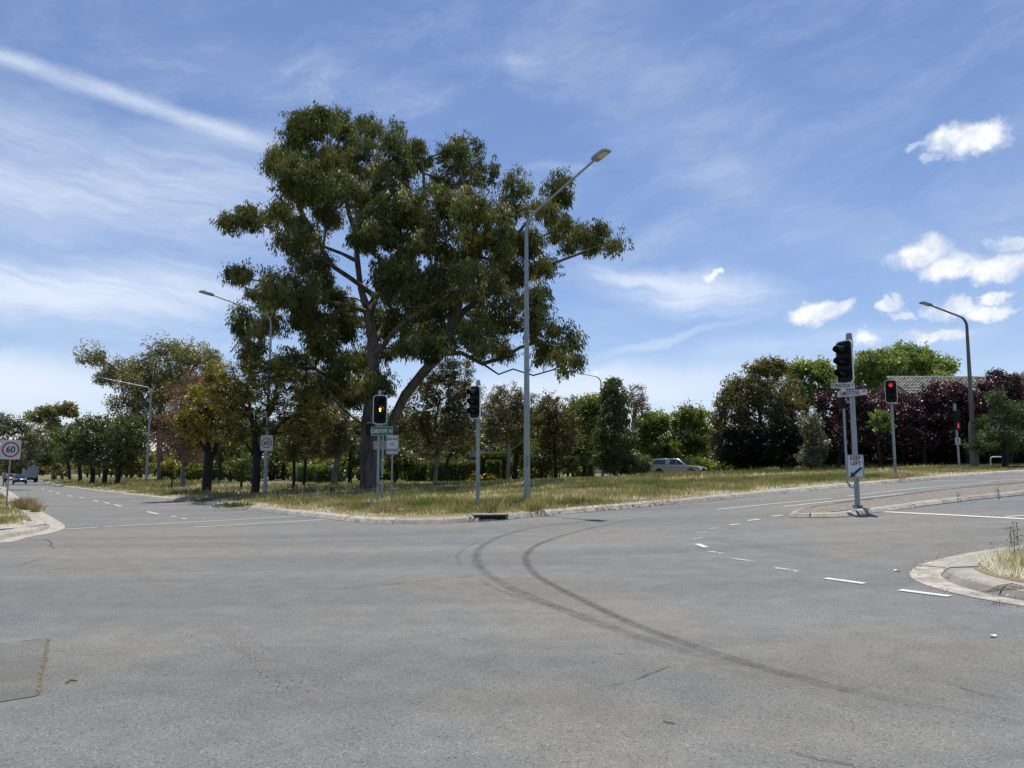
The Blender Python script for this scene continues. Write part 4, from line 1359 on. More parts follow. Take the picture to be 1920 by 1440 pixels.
gum_t = [
    [(690, 880, 0), (689, 830, 0), (693, 770, 0), (700, 700, 0), (699, 640, 0), (690, 585, 0), (676, 540, .2), (670, 490, .4), (664, 430, .8), (650, 380, 1), (632, 320, 1.2), (618, 262, 1.2)],
    [(700, 868, .3), (728, 830, .6), (738, 785, .6), (760, 740, .3), (792, 700, -.3), (826, 664, -.8), (850, 600, -1.2), (875, 540, -1.5), (900, 470, -1.8), (880, 380, -1.8), (862, 320, -1.8)],
    [(822, 668, -.6), (866, 662, -1.2), (905, 682, -2), (935, 702, -2.4), (962, 692, -2.8), (1000, 704, -3), (1035, 694, -3), (1060, 682, -3)],
    [(905, 682, -2), (940, 672, -2.4), (975, 652, -2.4), (1010, 640, -2.2), (1040, 650, -2)],
    [(690, 806, 0), (664, 785, -.6), (636, 760, -1.2), (612, 728, -1.8), (590, 700, -2)],
    [(697, 740, 0), (668, 728, 1), (640, 716, 2), (590, 690, 3), (540, 650, 3)],
    [(695, 600, .0), (650, 572, -1.5), (610, 565, -2.2), (570, 560, -2.6), (520, 570, -3)],
    [(670, 500, .4), (640, 475, 1.5), (606, 462, 2), (575, 462, 2), (530, 440, 2), (480, 418, 2)],
    [(688, 580, .2), (720, 530, 1.4), (742, 480, 1.8), (770, 430, 2), (800, 380, 2), (790, 300, 2)],
    [(850, 600, -1.2), (900, 560, 0), (960, 530, 1), (1020, 500, 1.2), (1080, 478, 1.2), (1140, 455, 1.2)],
    [(900, 560, 0), (940, 500, .6), (970, 440, 1), (1000, 400, 1), (1040, 365, 1)],
    [(690, 560, .2), (655, 520, -.6), (625, 500, -1.2), (560, 380, -1.6), (528, 320, -1.6)],
    [(700, 660, 0), (740, 620, -2), (775, 590, -3), (830, 560, -4)],
    [(700, 640, .2), (730, 600, 2.6), (770, 560, 4), (840, 520, 5)],
]
tree('huge spreading gum tree with a dark forked trunk, by far the tallest tree in view', 690, 50, gum_e, 'lf_gum', 'bark_gum',
     n=1500, per=250, L=.235, W_=.052, r=.56, droop=.74, crad=.74, dspread=6.0, seed=3, name='gum_tree', trunk=gum_t, depth=1.2, flat=1.05, shell=.5, tspread=.13, twigs=4, tip=.022, wig=.15)

T = tree
# left, along the road
T('big pale gum rising over the dark street trees, its crown leaning out left', 300, 112, [(180, 668, 34, 18), (215, 690, 30, 18), (240, 712, 30, 18), (305, 652, 44, 20), (370, 662, 34, 24), (330, 690, 50, 30), (395, 680, 20, 26), (280, 735, 46, 34), (340, 740, 50, 34), (240, 765, 44, 28), (300, 790, 50, 34), (385, 720, 36, 34), (250, 700, 40, 26), (270, 680, 26, 20), (310, 720, 50, 30), (200, 705, 24, 16), (350, 800, 50, 30), (260, 810, 40, 30)],
  'lf_gum_far', 'bark_grey', n=330, per=170, L=.30, W_=.12, r=.42, droop=.5, crad=1.5, flat=1.1, dspread=3.5, seed=5, name='gum_tree', tip=.05,
  trunk=[[(300, 860, 0), (298, 800, 0), (300, 760, 0), (320, 700, 0), (310, 660, 0)], [(298, 800, 0), (270, 750, 0), (235, 705, 0), (190, 672, 0)], [(300, 760, 0), (345, 720, 0), (372, 670, 0)]])
rowt = [(174, 96, [(168, 815, 40, 42), (150, 850, 30, 20)]), (197, 94, [(205, 822, 38, 42), (200, 862, 34, 16)]), (218, 90, [(240, 826, 40, 46), (228, 866, 36, 18)]),
        (150, 118, [(135, 830, 34, 38)]), (133, 138, [(112, 838, 30, 34)]), (118, 160, [(92, 846, 28, 30)])]
nm = ['first dark evergreen street tree left of the second street light', 'middle one of the three nearest dark street trees with a bare black trunk', 'third dark street tree from the reddish tree, with its trunk bare and its crown low',
      'dark street tree fourth along the left road row', 'dark street tree fifth along the left road row, smaller', 'dark street tree sixth along the left road row, just right of the truck']
order = [2, 1, 0, 3, 4, 5]
lab = {0: 'dark evergreen street tree, leftmost of the nearest three in the row', 1: 'dark evergreen street tree, the middle of the nearest three in the row', 2: 'dark evergreen street tree nearest the far street light in the left row',
       3: 'darker smaller street tree, fourth along the left road', 4: 'far dark street tree, fifth along the left road', 5: 'far dark street tree just right of the truck'}
for i, (ub, D, e) in enumerate(rowt):
    T(lab[i], ub, D, e, 'lf_dark', 'bark_dark', n=int(60 if i < 3 else 40), per=170, L=.24, W_=.13, r=.30, crad=1.2, seed=20 + i, name='street_tree', group='dark street trees in a row along the left road', tip=.03)
T('reddish brown thin-leaved tree between the far street light and the yellow-green trees', 345, 74, [(378, 712, 32, 16), (350, 745, 36, 26), (330, 785, 40, 34), (315, 830, 36, 34), (360, 800, 36, 40), (360, 850, 34, 26)],
  'lf_red', 'bark_grey', n=190, per=95, L=.13, W_=.07, r=.22, crad=.95, seed=31, twigs=4, shell=.5)
T('small thin sapling on the verge between the reddish tree and the street trees', 322, 66, [(322, 872, 16, 14)], 'lf_wattle', 'bark_dark', n=16, per=60, L=.14, W_=.07, r=.07, crad=.45, seed=33)
T('low yellow-green tree with a thick leaning black trunk right of the reddish tree', 388, 53, [(385, 755, 44, 34), (370, 790, 42, 34), (430, 715, 34, 34), (410, 770, 50, 44), (440, 800, 40, 34), (390, 820, 40, 26), (352, 800, 28, 34), (425, 745, 46, 36), (400, 700, 30, 20)],
  'lf_wattle', 'bark_dark', n=200, per=130, L=.15, W_=.05, r=.32, crad=.62, seed=34, twigs=5, shell=.5, name='wattle_tree',
  trunk=[[(389, 890, 0), (392, 855, 0), (388, 820, 0), (400, 780, 0)], [(391, 870, 0), (402, 850, .3), (410, 820, .4), (430, 780, .4)], [(392, 850, 0), (370, 820, -.3), (355, 800, -.3)]])
T('yellow-green open tree with many black branches behind the street light with the 60 sign', 480, 47, [(460, 715, 44, 40), (500, 740, 50, 44), (450, 770, 46, 36), (540, 760, 46, 40), (430, 812, 40, 28), (500, 800, 50, 36), (565, 790, 40, 40), (520, 700, 36, 30), (430, 745, 50, 40), (600, 790, 36, 34), (580, 745, 36, 30), (480, 690, 40, 24)],
  'lf_wattle', 'bark_dark', n=270, per=95, L=.14, W_=.045, r=.27, crad=.62, seed=35, twigs=6, shell=.55, name='wattle_tree', tip=.018,
  trunk=[[(481, 900, 0), (482, 860, 0), (478, 820, 0), (470, 770, 0), (462, 720, 0)], [(480, 850, 0), (505, 820, .5), (530, 790, 1), (570, 770, 1)], [(478, 820, 0), (510, 770, -.6), (520, 720, -.8)], [(480, 845, 0), (455, 825, -.4), (430, 812, -.6)], [(474, 790, 0), (445, 755, .5), (420, 735, .5)]])
T('dark round bush on the litter between the two yellow-green trees', 452, 58, [(452, 878, 30, 20), (468, 892, 24, 12)], 'lf_dark', 'bark_dark', n=40, per=140, L=.14, W_=.07, r=.1, crad=.5, seed=36, name='bush', cat='bush')
T('slim dark-trunked tree just right of the street light with the 60 sign', 551, 54, [(560, 800, 32, 36), (585, 830, 28, 26), (545, 845, 24, 20)], 'lf_brown', 'bark_dark', n=70, per=90, L=.15, W_=.06, r=.12, crad=.6, seed=37, twigs=4)
T('thin black-trunked tree left of the grey leaning trunk', 570, 64, [(590, 790, 34, 34), (600, 840, 30, 26)], 'lf_grey', 'bark_dark', n=60, per=110, L=.18, W_=.08, r=.15, crad=.75, seed=38, twigs=3)
T('grey-leaved tree with a smooth pale leaning trunk left of the big gum trunk', 627, 60, [(625, 790, 40, 40), (590, 760, 34, 34), (650, 830, 34, 26), (610, 830, 34, 30), (640, 750, 30, 30)], 'lf_grey', 'bark_grey', n=120, per=110, L=.2, W_=.08, r=.27, crad=.75, seed=39, twigs=4, droop=.3,
  trunk=[[(632, 870, 0), (640, 840, 0), (634, 800, 0), (628, 760, 0)]])
T('dark thin tree close left of the big gum trunk', 658, 62, [(660, 820, 28, 32), (668, 860, 24, 16)], 'lf_dark', 'bark_dark', n=50, per=110, L=.17, W_=.08, r=.18, crad=.65, seed=40)
T('dark dense bush right of the big gum trunk, behind the give way sign', 738, 62, [(745, 862, 30, 24), (770, 868, 20, 16)], 'lf_dark', 'bark_dark', n=50, per=150, L=.16, W_=.08, r=.12, crad=.6, seed=41, name='bush', cat='bush')
# centre background
T('bronze and olive tree between the amber light and the middle traffic light', 815, 57, [(790, 755, 44, 44), (835, 730, 46, 44), (870, 745, 36, 44), (770, 800, 38, 34), (830, 800, 50, 36), (865, 810, 40, 34), (800, 840, 40, 22), (855, 695, 40, 24)],
  'lf_brown', 'bark_grey', n=230, per=100, L=.17, W_=.06, r=.17, crad=.7, seed=42, twigs=5, droop=.35, shell=.5,
  trunk=[[(818, 870, 0), (822, 840, 0), (815, 800, 0), (825, 750, 0)], [(822, 845, 0), (800, 815, .3), (785, 790, .3)], [(822, 838, 0), (850, 825, 0), (875, 800, 0)]])
T('low black many-stemmed tree over the clipped hedge left of the middle traffic light', 833, 62, [(845, 845, 40, 20), (870, 830, 30, 20)], 'lf_dark', 'bark_dark', n=40, per=60, L=.15, W_=.06, r=.14, crad=.6, seed=43, twigs=5)
T('slim pale-trunked gum with bronze leaves, left of the tall street light', 951, 61, [(955, 745, 34, 26), (925, 775, 30, 34), (970, 790, 34, 40), (940, 810, 34, 24), (985, 760, 28, 28)],
  'lf_brown', 'bark_pale', n=130, per=100, L=.18, W_=.06, r=.15, crad=.7, seed=44, twigs=5, droop=.4, trunk=[[(953, 870, 0), (955, 845, 0), (952, 815, 0), (958, 770, 0)], [(955, 845, 0), (975, 832, 0), (990, 815, 0)]])
T('dark thin-trunked tree just left of the tall street light pole', 970, 66, [(975, 835, 26, 22), (965, 800, 24, 30)], 'lf_green', 'bark_dark', n=50, per=110, L=.18, W_=.08, r=.2, crad=.7, seed=45)
T('open tree with a dark kinked trunk right of the tall street light', 1042, 64, [(1035, 765, 34, 26), (1020, 800, 30, 30), (1060, 800, 28, 34), (1045, 835, 40, 26), (1075, 762, 14, 10)], 'lf_brown', 'bark_dark', n=130, per=90, L=.18, W_=.07, r=.16, crad=.7, seed=46, twigs=5,
  trunk=[[(1041, 865, 0), (1038, 840, 0), (1046, 800, 0), (1040, 770, 0)]])
T('olive rounded tree behind, between the tall street light and the narrow weeping tree', 1092, 76, [(1090, 785, 34, 40), (1110, 760, 24, 26), (1085, 835, 38, 34)], 'lf_green', 'bark_dark', n=130, per=130, L=.22, W_=.1, r=.2, crad=.9, seed=47, twigs=2)
T('dense dark green shrub low behind the tall street light', 1015, 74, [(1005, 860, 40, 26), (1060, 866, 40, 20)], 'lf_dark', 'bark_dark', n=80, per=140, L=.2, W_=.09, r=.12, crad=.8, seed=48, name='bush', cat='bush')
T('narrow dark weeping tree, foliage down to the ground, left of the silver ute', 1155, 60, [(1150, 722, 16, 18), (1150, 750, 26, 22), (1152, 785, 34, 30), (1150, 825, 42, 34), (1160, 862, 52, 26), (1190, 868, 30, 20)],
  'lf_dark', 'bark_grey', n=230, per=190, L=.2, W_=.06, r=.2, crad=.62, seed=49, droop=.6, name='weeping_tree', trunk=[[(1155, 840, 0), (1153, 780, 0), (1150, 715, 0)]])
T('grey half-bare tree sticking out behind the narrow weeping tree', 1190, 70, [(1190, 745, 30, 26), (1200, 770, 24, 20)], 'lf_brown', 'bark_grey', n=60, per=26, L=.14, W_=.06, r=.2, crad=.6, seed=50, twigs=9, tip=.02)
T('bright green leafy tree just behind the back of the silver ute', 1222, 84, [(1215, 800, 34, 26), (1235, 795, 24, 24), (1210, 845, 44, 30), (1240, 848, 30, 26)], 'lf_green', 'bark_dark', n=150, per=140, L=.24, W_=.13, r=.2, crad=.9, seed=51)
T('dark green rounded tree above the roof of the silver ute', 1290, 86, [(1285, 795, 40, 26), (1310, 815, 40, 36), (1275, 840, 40, 30), (1300, 772, 30, 12)], 'lf_green', 'bark_dark', n=150, per=130, L=.24, W_=.12, r=.22, crad=.95, seed=52)
T('large brown-olive dense tree right of the silver ute', 1425, 63, [(1440, 690, 42, 20), (1400, 730, 44, 30), (1460, 730, 44, 34), (1375, 770, 40, 40), (1430, 780, 60, 50), (1480, 790, 40, 50), (1380, 830, 50, 34), (1450, 840, 60, 36), (1345, 810, 26, 40)],
  'lf_brown', 'bark_dark', n=420, per=150, L=.17, W_=.08, r=.34, crad=.75, seed=53, twigs=3, name='dense_tree')
T('green leafy tree showing behind the right side of the brown-olive tree', 1515, 82, [(1500, 695, 30, 18), (1535, 700, 34, 22), (1500, 740, 40, 30), (1560, 720, 24, 24)], 'lf_bright', 'bark_dark', n=130, per=140, L=.26, W_=.14, r=.25, crad=.95, seed=54)
T('wide light-green feathery tree behind the tiled roof', 1690, 92, [(1650, 680, 50, 24), (1700, 672, 56, 26), (1755, 690, 44, 26), (1620, 705, 40, 26), (1680, 715, 70, 30), (1760, 715, 30, 16), (1620, 740, 50, 30), (1700, 660, 30, 16)],
  'lf_bright', 'bark_grey', n=340, per=130, L=.3, W_=.12, r=.5, crad=1.1, seed=55, depth=1.1)
T('grey-green shrub standing in front of the left end of the purple trees', 1524, 54, [(1522, 800, 22, 30), (1530, 840, 24, 32), (1515, 860, 20, 18)], 'lf_grey', 'bark_dark', n=80, per=130, L=.12, W_=.07, r=.1, crad=.5, seed=56, name='bush', cat='bush')
# purple plum trees
plum = [('purple-leaved plum tree at the left end of the hedge, behind the street name plates', 1570, 57, [(1560, 760, 36, 32), (1590, 775, 34, 40), (1570, 815, 40, 30), (1610, 748, 24, 24)]),
        ('purple-leaved plum tree directly behind the far red traffic light', 1650, 58, [(1640, 775, 38, 34), (1680, 790, 36, 40), (1650, 820, 40, 26), (1670, 752, 30, 16)]),
        ('purple-leaved plum tree below the tiled roof, right of the red light', 1735, 58, [(1720, 770, 36, 36), (1755, 775, 36, 44), (1735, 820, 40, 28), (1760, 735, 34, 22)]),
        ('purple-leaved plum tree at the thick brownish street light', 1815, 57, [(1805, 765, 36, 44), (1835, 780, 34, 44), (1790, 740, 30, 24), (1810, 820, 36, 20)]),
        ('tall purple-leaved plum tree at the right edge, above the roof ridge', 1890, 56, [(1865, 730, 36, 26), (1900, 745, 34, 34), (1880, 790, 44, 44), (1940, 780, 40, 50), (1868, 705, 14, 12), (1902, 712, 16, 10)])]
for i, (lb, ub, D, e) in enumerate(plum):
    T(lb, ub, D, e, 'lf_purple', 'bark_dark', n=180, per=150, L=.13, W_=.08, r=.18, crad=.56, seed=60 + i, name='plum_tree', group='purple-leaved plum trees in a hedge row', depth=1.0)
T('bright green shrub poking out of the purple trees beside the red traffic light pole', 1650, 54.5, [(1652, 790, 20, 24)], 'lf_bright', 'bark_dark', n=30, per=120, L=.12, W_=.07, r=.08, crad=.45, seed=66, name='bush', cat='bush')
T('layered dark green conifer at the right edge by the hoop rail', 1885, 49, [(1868, 745, 16, 16), (1885, 770, 34, 16), (1860, 795, 34, 20), (1905, 785, 34, 20), (1880, 815, 48, 16), (1835, 838, 28, 14), (1895, 835, 44, 16), (1920, 765, 20, 22), (1950, 800, 30, 30)],
  'lf_conifer', 'bark_dark', n=190, per=180, L=.12, W_=.035, r=.2, crad=.55, seed=67, name='conifer', flat=.4, droop=.15)
T('green tree top at the right edge above the purple plum', 1940, 64, [(1935, 720, 30, 24), (1950, 760, 36, 36)], 'lf_bright', 'bark_dark', n=70, per=130, L=.16, W_=.1, r=.2, crad=.8, seed=68)
# undergrowth closing the foot of the hedge row, shade put into its leaf colour
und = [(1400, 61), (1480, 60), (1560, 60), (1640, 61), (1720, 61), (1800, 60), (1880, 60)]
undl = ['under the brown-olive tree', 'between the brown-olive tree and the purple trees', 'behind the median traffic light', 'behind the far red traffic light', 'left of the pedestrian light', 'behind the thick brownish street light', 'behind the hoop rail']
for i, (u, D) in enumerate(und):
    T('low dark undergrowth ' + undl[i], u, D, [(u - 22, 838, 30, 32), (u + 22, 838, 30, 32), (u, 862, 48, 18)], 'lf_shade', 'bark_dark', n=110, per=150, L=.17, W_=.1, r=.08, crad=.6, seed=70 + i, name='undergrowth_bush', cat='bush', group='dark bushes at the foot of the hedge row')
# far left
T('sparse spreading tree above the left 60 sign', -55, 78, [(20, 800, 44, 22), (60, 815, 34, 24), (-20, 790, 40, 30), (40, 850, 40, 24), (-10, 840, 44, 30)], 'lf_grey', 'bark_dark', n=130, per=100, L=.18, W_=.09, r=.26, crad=.85, seed=80, twigs=4,
  trunk=[[(-45, 860, 0), (-25, 830, 0), (10, 810, 0), (30, 795, 0)]])
T('dense green tree behind the left 60 sign post', -30, 110, [(60, 840, 36, 30), (85, 850, 20, 24), (30, 868, 30, 16)], 'lf_dark', 'bark_dark', n=90, per=130, L=.28, W_=.14, r=.3, crad=1.2, seed=81)
T('distant gum with a high flat crown above the far end of the left road', 100, 190, [(90, 772, 28, 10), (120, 766, 20, 9), (70, 784, 16, 8), (135, 776, 10, 8), (100, 800, 18, 16)], 'lf_gum_far', 'bark_grey', n=90, per=110, L=.5, W_=.26, r=.5, crad=1.7, seed=82, name='gum_tree', tip=.08)

def agave(label, u, D, size, seed, mat='lf_weed', n=26, name='rosette_plant'):
    rng = random.Random(seed)
    p = pt(u, 888, D); z = g(p.x, p.y) + .13
    root = empty(name, (p.x, p.y, z), label, 'plant')
    for i in range(n):
        a = rng.uniform(0, 6.283); el = rng.uniform(.2, 1.4)
        L = size * rng.uniform(.7, 1.1); wd = size * .09
        vs = []; m = 5
        dx, dy = math.cos(a), math.sin(a)
        for k_ in range(m + 1):
            t = k_ / m; e2 = el - t * t * .9
            r_ = L * t
            q = Vector((dx * r_ * math.cos(e2), dy * r_ * math.cos(e2), r_ * math.sin(max(.03, e2)) + .02))
            ww = wd * (1 - t) ** .6
            vs += [q + Vector((-dy, dx, 0)) * ww, q + Vector((0, 0, -.02 * size)), q - Vector((-dy, dx, 0)) * ww]
        fs = []
        for k_ in range(m):
            b_ = 3 * k_; fs += [(b_, b_ + 1, b_ + 4, b_ + 3), (b_ + 1, b_ + 2, b_ + 5, b_ + 4)]
        mesh_obj('leaf', vs, fs, mat, root, tint=[rng.random()] * len(vs))
    return root
agave('dark spiky rosette plant on the litter left of the big gum trunk', 622, 43, .75, 1)
agave('yellow-green spiky plant between the clipped hedges right of the middle traffic light', 905, 61, 1.7, 2, 'lf_wattle', 34)
agave('small dark leafy weed on the verge beside the left wattle', 368, 50, .55, 3, n=18)
agave('low yellow-green leafy weed left of the narrow weeping tree', 1062, 52, .6, 4, 'lf_bright', n=16)

def hedge(label, u0, u1, vt, D, dep, mat='lf_hedge', seed=1, vb=None):
    a, b_ = pt(u0, vt, D), pt(u1, vt, D)
    z0 = g((a.x + b_.x) / 2, D) + .1
    top = a.z
    cx = (a.x + b_.x) / 2; wd = b_.x - a.x; ht = top - z0
    rng = np.random.default_rng(seed)
    root = empty('clipped_hedge', (cx, D, z0), label, 'hedge', 'clipped hedges in the garden beyond the trees')
    MB().box((0, 0, ht * .46), (wd * .9, dep * .8, ht * .86)).build('solid_core', 'bark_dark', root)  # solid dark box added inside the leaves to block the view through
    n = int(2500 + 900 * wd)
    f = rng.random(n)
    pos = (rng.random((n, 3)) - .5) * np.array([wd, dep, 0]) + np.array([0, 0, 1]) * (rng.random(n) * ht)[:, None]
    k_ = f < .35; pos[k_, 2] = ht + rng.normal(0, .04, k_.sum())
    k_ = (f >= .35) & (f < .85); pos[k_, 1] = -dep / 2 + rng.normal(0, .06, k_.sum())
    k_ = f > .92; pos[k_, 0] = np.sign(pos[k_, 0]) * wd / 2
    V, q, t = leaf_quads(pos, np.full(n, .1), 1, .13, .09, rng, .1, 1, rng.uniform(.2, .7, n))
    mesh_obj('foliage', V, q, mat, root, tint=t)
hedge('long low bright green clipped hedge left of the grey leaning trunk', 560, 632, 873, 82, 2.2, 'lf_bright', 1)
hedge('second low clipped hedge left of the big gum trunk, nearer and darker', 596, 640, 882, 74, 1.2, 'lf_hedge', 6)
hedge('rounded clipped hedge right of the give way sign', 765, 802, 868, 70, 1.6, 'lf_hedge', 2)
hedge('long flat-topped clipped hedge left of the middle traffic light', 806, 896, 867, 68, 1.4, 'lf_hedge', 3)
hedge('taller clipped hedge with a sunny top below the two children', 900, 952, 850, 70, 1.6, 'lf_hedge', 4)
hedge('low clipped hedge between the spiky plant and the pale slim gum', 914, 938, 866, 66, 1.0, 'lf_hedge', 5)

# far woodland, one mass
def woodland(name, spans, mat, seed, label):
    rng = np.random.default_rng(seed)
    Vs, Ts = [], []; P_, par_, rad_ = [], [], []
    for (u0, u1, vt, D0, D1, cnt, per, L) in spans:
        for _ in range(cnt):
            D = rng.uniform(D0, D1); u = rng.uniform(u0, u1)
            p = pt(u, vt + rng.uniform(-9, 16), D)
            z0 = g(p.x, D)
            ht = max(2.5, p.z - z0); rw = ht * rng.uniform(.32, .5)
            nc = 22
            v = rng.normal(size=(nc, 3)); v /= np.linalg.norm(v, axis=1, keepdims=True)
            C = np.array([p.x, D, z0 + ht * .6]) + v * np.array([rw, rw, ht * .36]) * (rng.random(nc) ** .4)[:, None]
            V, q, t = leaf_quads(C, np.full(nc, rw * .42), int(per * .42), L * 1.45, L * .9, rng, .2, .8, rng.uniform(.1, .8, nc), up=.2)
            Vs.append(V); Ts.append(t)
            i0 = len(P_)
            P_ += [(p.x, D, z0 - .2), (p.x + rng.normal(0, .2), D, z0 + ht * .35), (p.x, D, z0 + ht * .75)]
            par_ += [-1, i0, i0 + 1]; rad_ += [ht * .028, ht * .022, ht * .01]
    V = np.concatenate(Vs)
    o = mesh_obj(name, V, np.arange(len(V)).reshape(-1, 4), mat, tint=np.concatenate(Ts))
    tag(o, label, 'trees', kind='stuff')
    V, q = tubes_from_edges(np.array(P_, float), par_, np.array(rad_), 5)
    t_ = mesh_obj('far_trunks', V, q, 'bark_dark', o, smooth=True)
    return o
woodland('far_woodland', [(-140, -35, 835, 110, 240, 22, 55, .5), (-100, 110, 842, 300, 380, 30, 60, .9), (100, 420, 840, 130, 260, 40, 55, .5), (-60, 260, 868, 320, 450, 30, 45, .9)], 'lf_gum_far', 91, 'far belt of trees closing the end of the left road')
woodland('middle_woodland', [(330, 760, 778, 88, 135, 56, 70, .30), (690, 1120, 766, 80, 118, 64, 80, .26), (1060, 1400, 806, 96, 140, 34, 60, .32), (1400, 1980, 790, 75, 110, 30, 60, .30)], 'lf_dark', 92, 'dark trees massed behind the park and garden')
woodland('garden_shrubs', [(560, 1120, 862, 74, 92, 60, 50, .22), (300, 560, 872, 96, 130, 36, 40, .3), (1060, 1420, 866, 78, 92, 26, 50, .22)], 'lf_green', 93, 'bright garden shrubs filling in behind the clipped hedges')

# ------------------------------------------------------------------ grass
def in_poly(X_, Y_, poly):
    px = np.array([p.x for p in poly]); py = np.array([p.y for p in poly])
    c = np.zeros(X_.shape, bool); j = len(px) - 1
    for i in range(len(px)):
        cond = ((py[i] > Y_) != (py[j] > Y_))
        with np.errstate(divide='ignore', invalid='ignore'):
            xi = (px[j] - px[i]) * (Y_ - py[i]) / (py[j] - py[i]) + px[i]
        c ^= cond & (X_ < xi)
        j = i
    return c

def blades(name, label, poly, box, n, hmin, hmax, wd, mat='grass', seed=1, cat='grass', dens=None, dry=0.0, parent=None, base_h=.13, lean=.35, frustum=True, hfun=None):
    rng = np.random.default_rng(seed)
    x0, x1, y0, y1 = box
    X_ = rng.uniform(x0, x1, n * 3); Y_ = rng.uniform(y0, y1, n * 3)
    k_ = in_poly(X_, Y_, poly)
    if frustum: k_ &= (Y_ > 1) & (np.abs(X_) < Y_ * .80 + 3)
    if dens is not None: k_ &= rng.random(len(X_)) < dens(X_, Y_)
    X_, Y_ = X_[k_][:n], Y_[k_][:n]
    m = len(X_)
    z = gz(X_, Y_) + base_h
    hh = rng.uniform(hmin, hmax, m) * (.45 + 1.1 * fbm(X_, Y_, .45, 40 + seed))
    if hfun is not None: hh = hh * hfun(X_, Y_)
    a = rng.uniform(0, 6.283, m)
    w_ = wd * rng.uniform(.6, 1.4, m)
    lx, ly = rng.normal(0, lean, m) * hh, rng.normal(0, lean, m) * hh
    b0 = np.column_stack([X_ - np.cos(a) * w_, Y_ - np.sin(a) * w_, z - .01])
    b1 = np.column_stack([X_ + np.cos(a) * w_, Y_ + np.sin(a) * w_, z - .01])
    tp = np.column_stack([X_ + lx, Y_ + ly, z + hh])
    V = np.stack([b0, b1, tp], 1).reshape(-1, 3)
    t = np.clip(dryness(X_, Y_) + rng.normal(0, .17, m) + dry, 0, 1)
    o = mesh_obj(name, V, np.arange(m * 3).reshape(m, 3), mat, parent, tint=t)
    if parent is None: tag(o, label, cat, kind='stuff')
    return o

NEpoly = offset(resample(NEp, .8), .44) + ne_tail
NWpoly = offset(resample(NWp, .8), .9) + nw_tail
SEpoly = offset(resample(SEp, .3), .89) + [S2(70, -20)]
short = lambda x, y: .35 + .65 * smooth(kdist(x, y), .5, 3)
blades('grass', 'rough mown grass on the corner verge near the kerb', NEpoly, (-22, 22, 24, 42), 90000, .07, .26, .015, seed=1, dens=lambda x, y: 1 - .85 * litter(x, y), hfun=short)
blades('grass', 'longer grass in the field under and beyond the big gum tree', NEpoly, (-45, 50, 38, 75), 75000, .08, .28, .034, seed=2, dens=lambda x, y: 1 - .9 * litter(x, y), hfun=short)
blades('grass', 'grass on the verge beside the right street below the purple trees', NEpoly, (14, 46, 28, 60), 58000, .07, .24, .021, seed=3, hfun=short)
blades('grass', 'grass strip along the right side of the left road', NEpoly, (-95, -8, 30, 150), 60000, .12, .45, .035, seed=4, hfun=short, dens=lambda x, y: (kdist(x, y) < 14) * (1 - .8 * litter(x, y)))
blades('grass', 'green grass on the left corner verge', NWpoly, (-40, -12, 22, 60), 60000, .04, .15, .012, seed=5)
blades('grass', 'dry tufty grass on the near right corner', SEpoly, (5, 14, 5, 17), 32000, .04, .19, .006, seed=6, dry=.16)
blades('straw_edge', 'straw-dry grass fringe hanging over the far corner kerb', NEpoly, (-22, 30, 24, 50), 34000, .04, .13, .012, 'straw', seed=7, dens=lambda x, y: (kdist(x, y) < 1.0) * 1.0, lean=.9, hfun=None)
blades('straw_edge', 'straw-dry grass fringe over the near right kerb', SEpoly, (5, 14, 5, 17), 6000, .03, .11, .005, 'straw', seed=8, dens=lambda x, y: (kdist(x, y) < 1.12) * 1.0, lean=.9)
blades('tall_weeds', 'tall green weeds at the foot of the hedge row and round the ute', NEpoly, (8, 50, 42, 72), 22000, .18, .5, .02, seed=9, lean=.2, dens=lambda x, y: smooth(st(x, y)[1], 27 + 0 * x, 38) * 1.0)

def tuft(label, u, v, h, n, rad_, mat, seed, name='grass_tuft', cat='grass tuft', wd=.006, lean=.25, group=None):
    p = at(u, v, .13)
    rng = np.random.default_rng(seed)
    root_p = np.array(p)
    X_ = rng.normal(0, rad_, n); Y_ = rng.normal(0, rad_, n)
    hh = h * rng.uniform(.45, 1.1, n); a = rng.uniform(0, 6.283, n)
    zz = np.array([g(p.x + x, p.y + y) + .12 for x, y in zip(X_, Y_)]) - p.z
    lx, ly = rng.normal(0, lean, n) * hh + X_ * .12, rng.normal(0, lean, n) * hh
    b0 = np.column_stack([X_ - np.cos(a) * wd, Y_ - np.sin(a) * wd, zz]); b1 = np.column_stack([X_ + np.cos(a) * wd, Y_ + np.sin(a) * wd, zz])
    m0 = np.column_stack([X_ + lx * .35 + np.cos(a) * wd * .7, Y_ + ly * .35 + np.sin(a) * wd * .7, zz + hh * .6])
    tp = np.column_stack([X_ + lx, Y_ + ly, zz + hh])
    V = np.stack([b0, b1, m0, tp], 1).reshape(-1, 3)
    o = mesh_obj(name, V, np.arange(n * 4).reshape(n, 4), mat, tint=rng.random(n), loc=p)
    return tag(o, label, cat, group)
tuft('tall dry straw-coloured grass clump behind the left kerb near the 60 sign', 46, 956, .52, 420, .17, 'straw', 1, wd=.0035)
tuft('second dry straw clump nearer the road edge at the left corner', 66, 960, .36, 200, .10, 'straw', 2, wd=.0035)
tuft('green weed clump right of the middle traffic light pole', 922, 962, .5, 60, .12, 'grass', 3)
tuft('green weed clump against the foot of the tall street light', 1000, 960, .35, 120, .12, 'grass', 4)
tuft('dry grass clump at the foot of the amber traffic light', 722, 962, .36, 200, .22, 'straw', 5)
tuft('dry grass clump round the foot of the far red traffic light', 1680, 899, .4, 160, .22, 'straw', 6)
tuft('dark green weeds overhanging the kerb below the 60 sign street light', 440, 950, .22, 420, .34, 'lf_weed', 7, wd=.007)['kind'] = 'stuff'
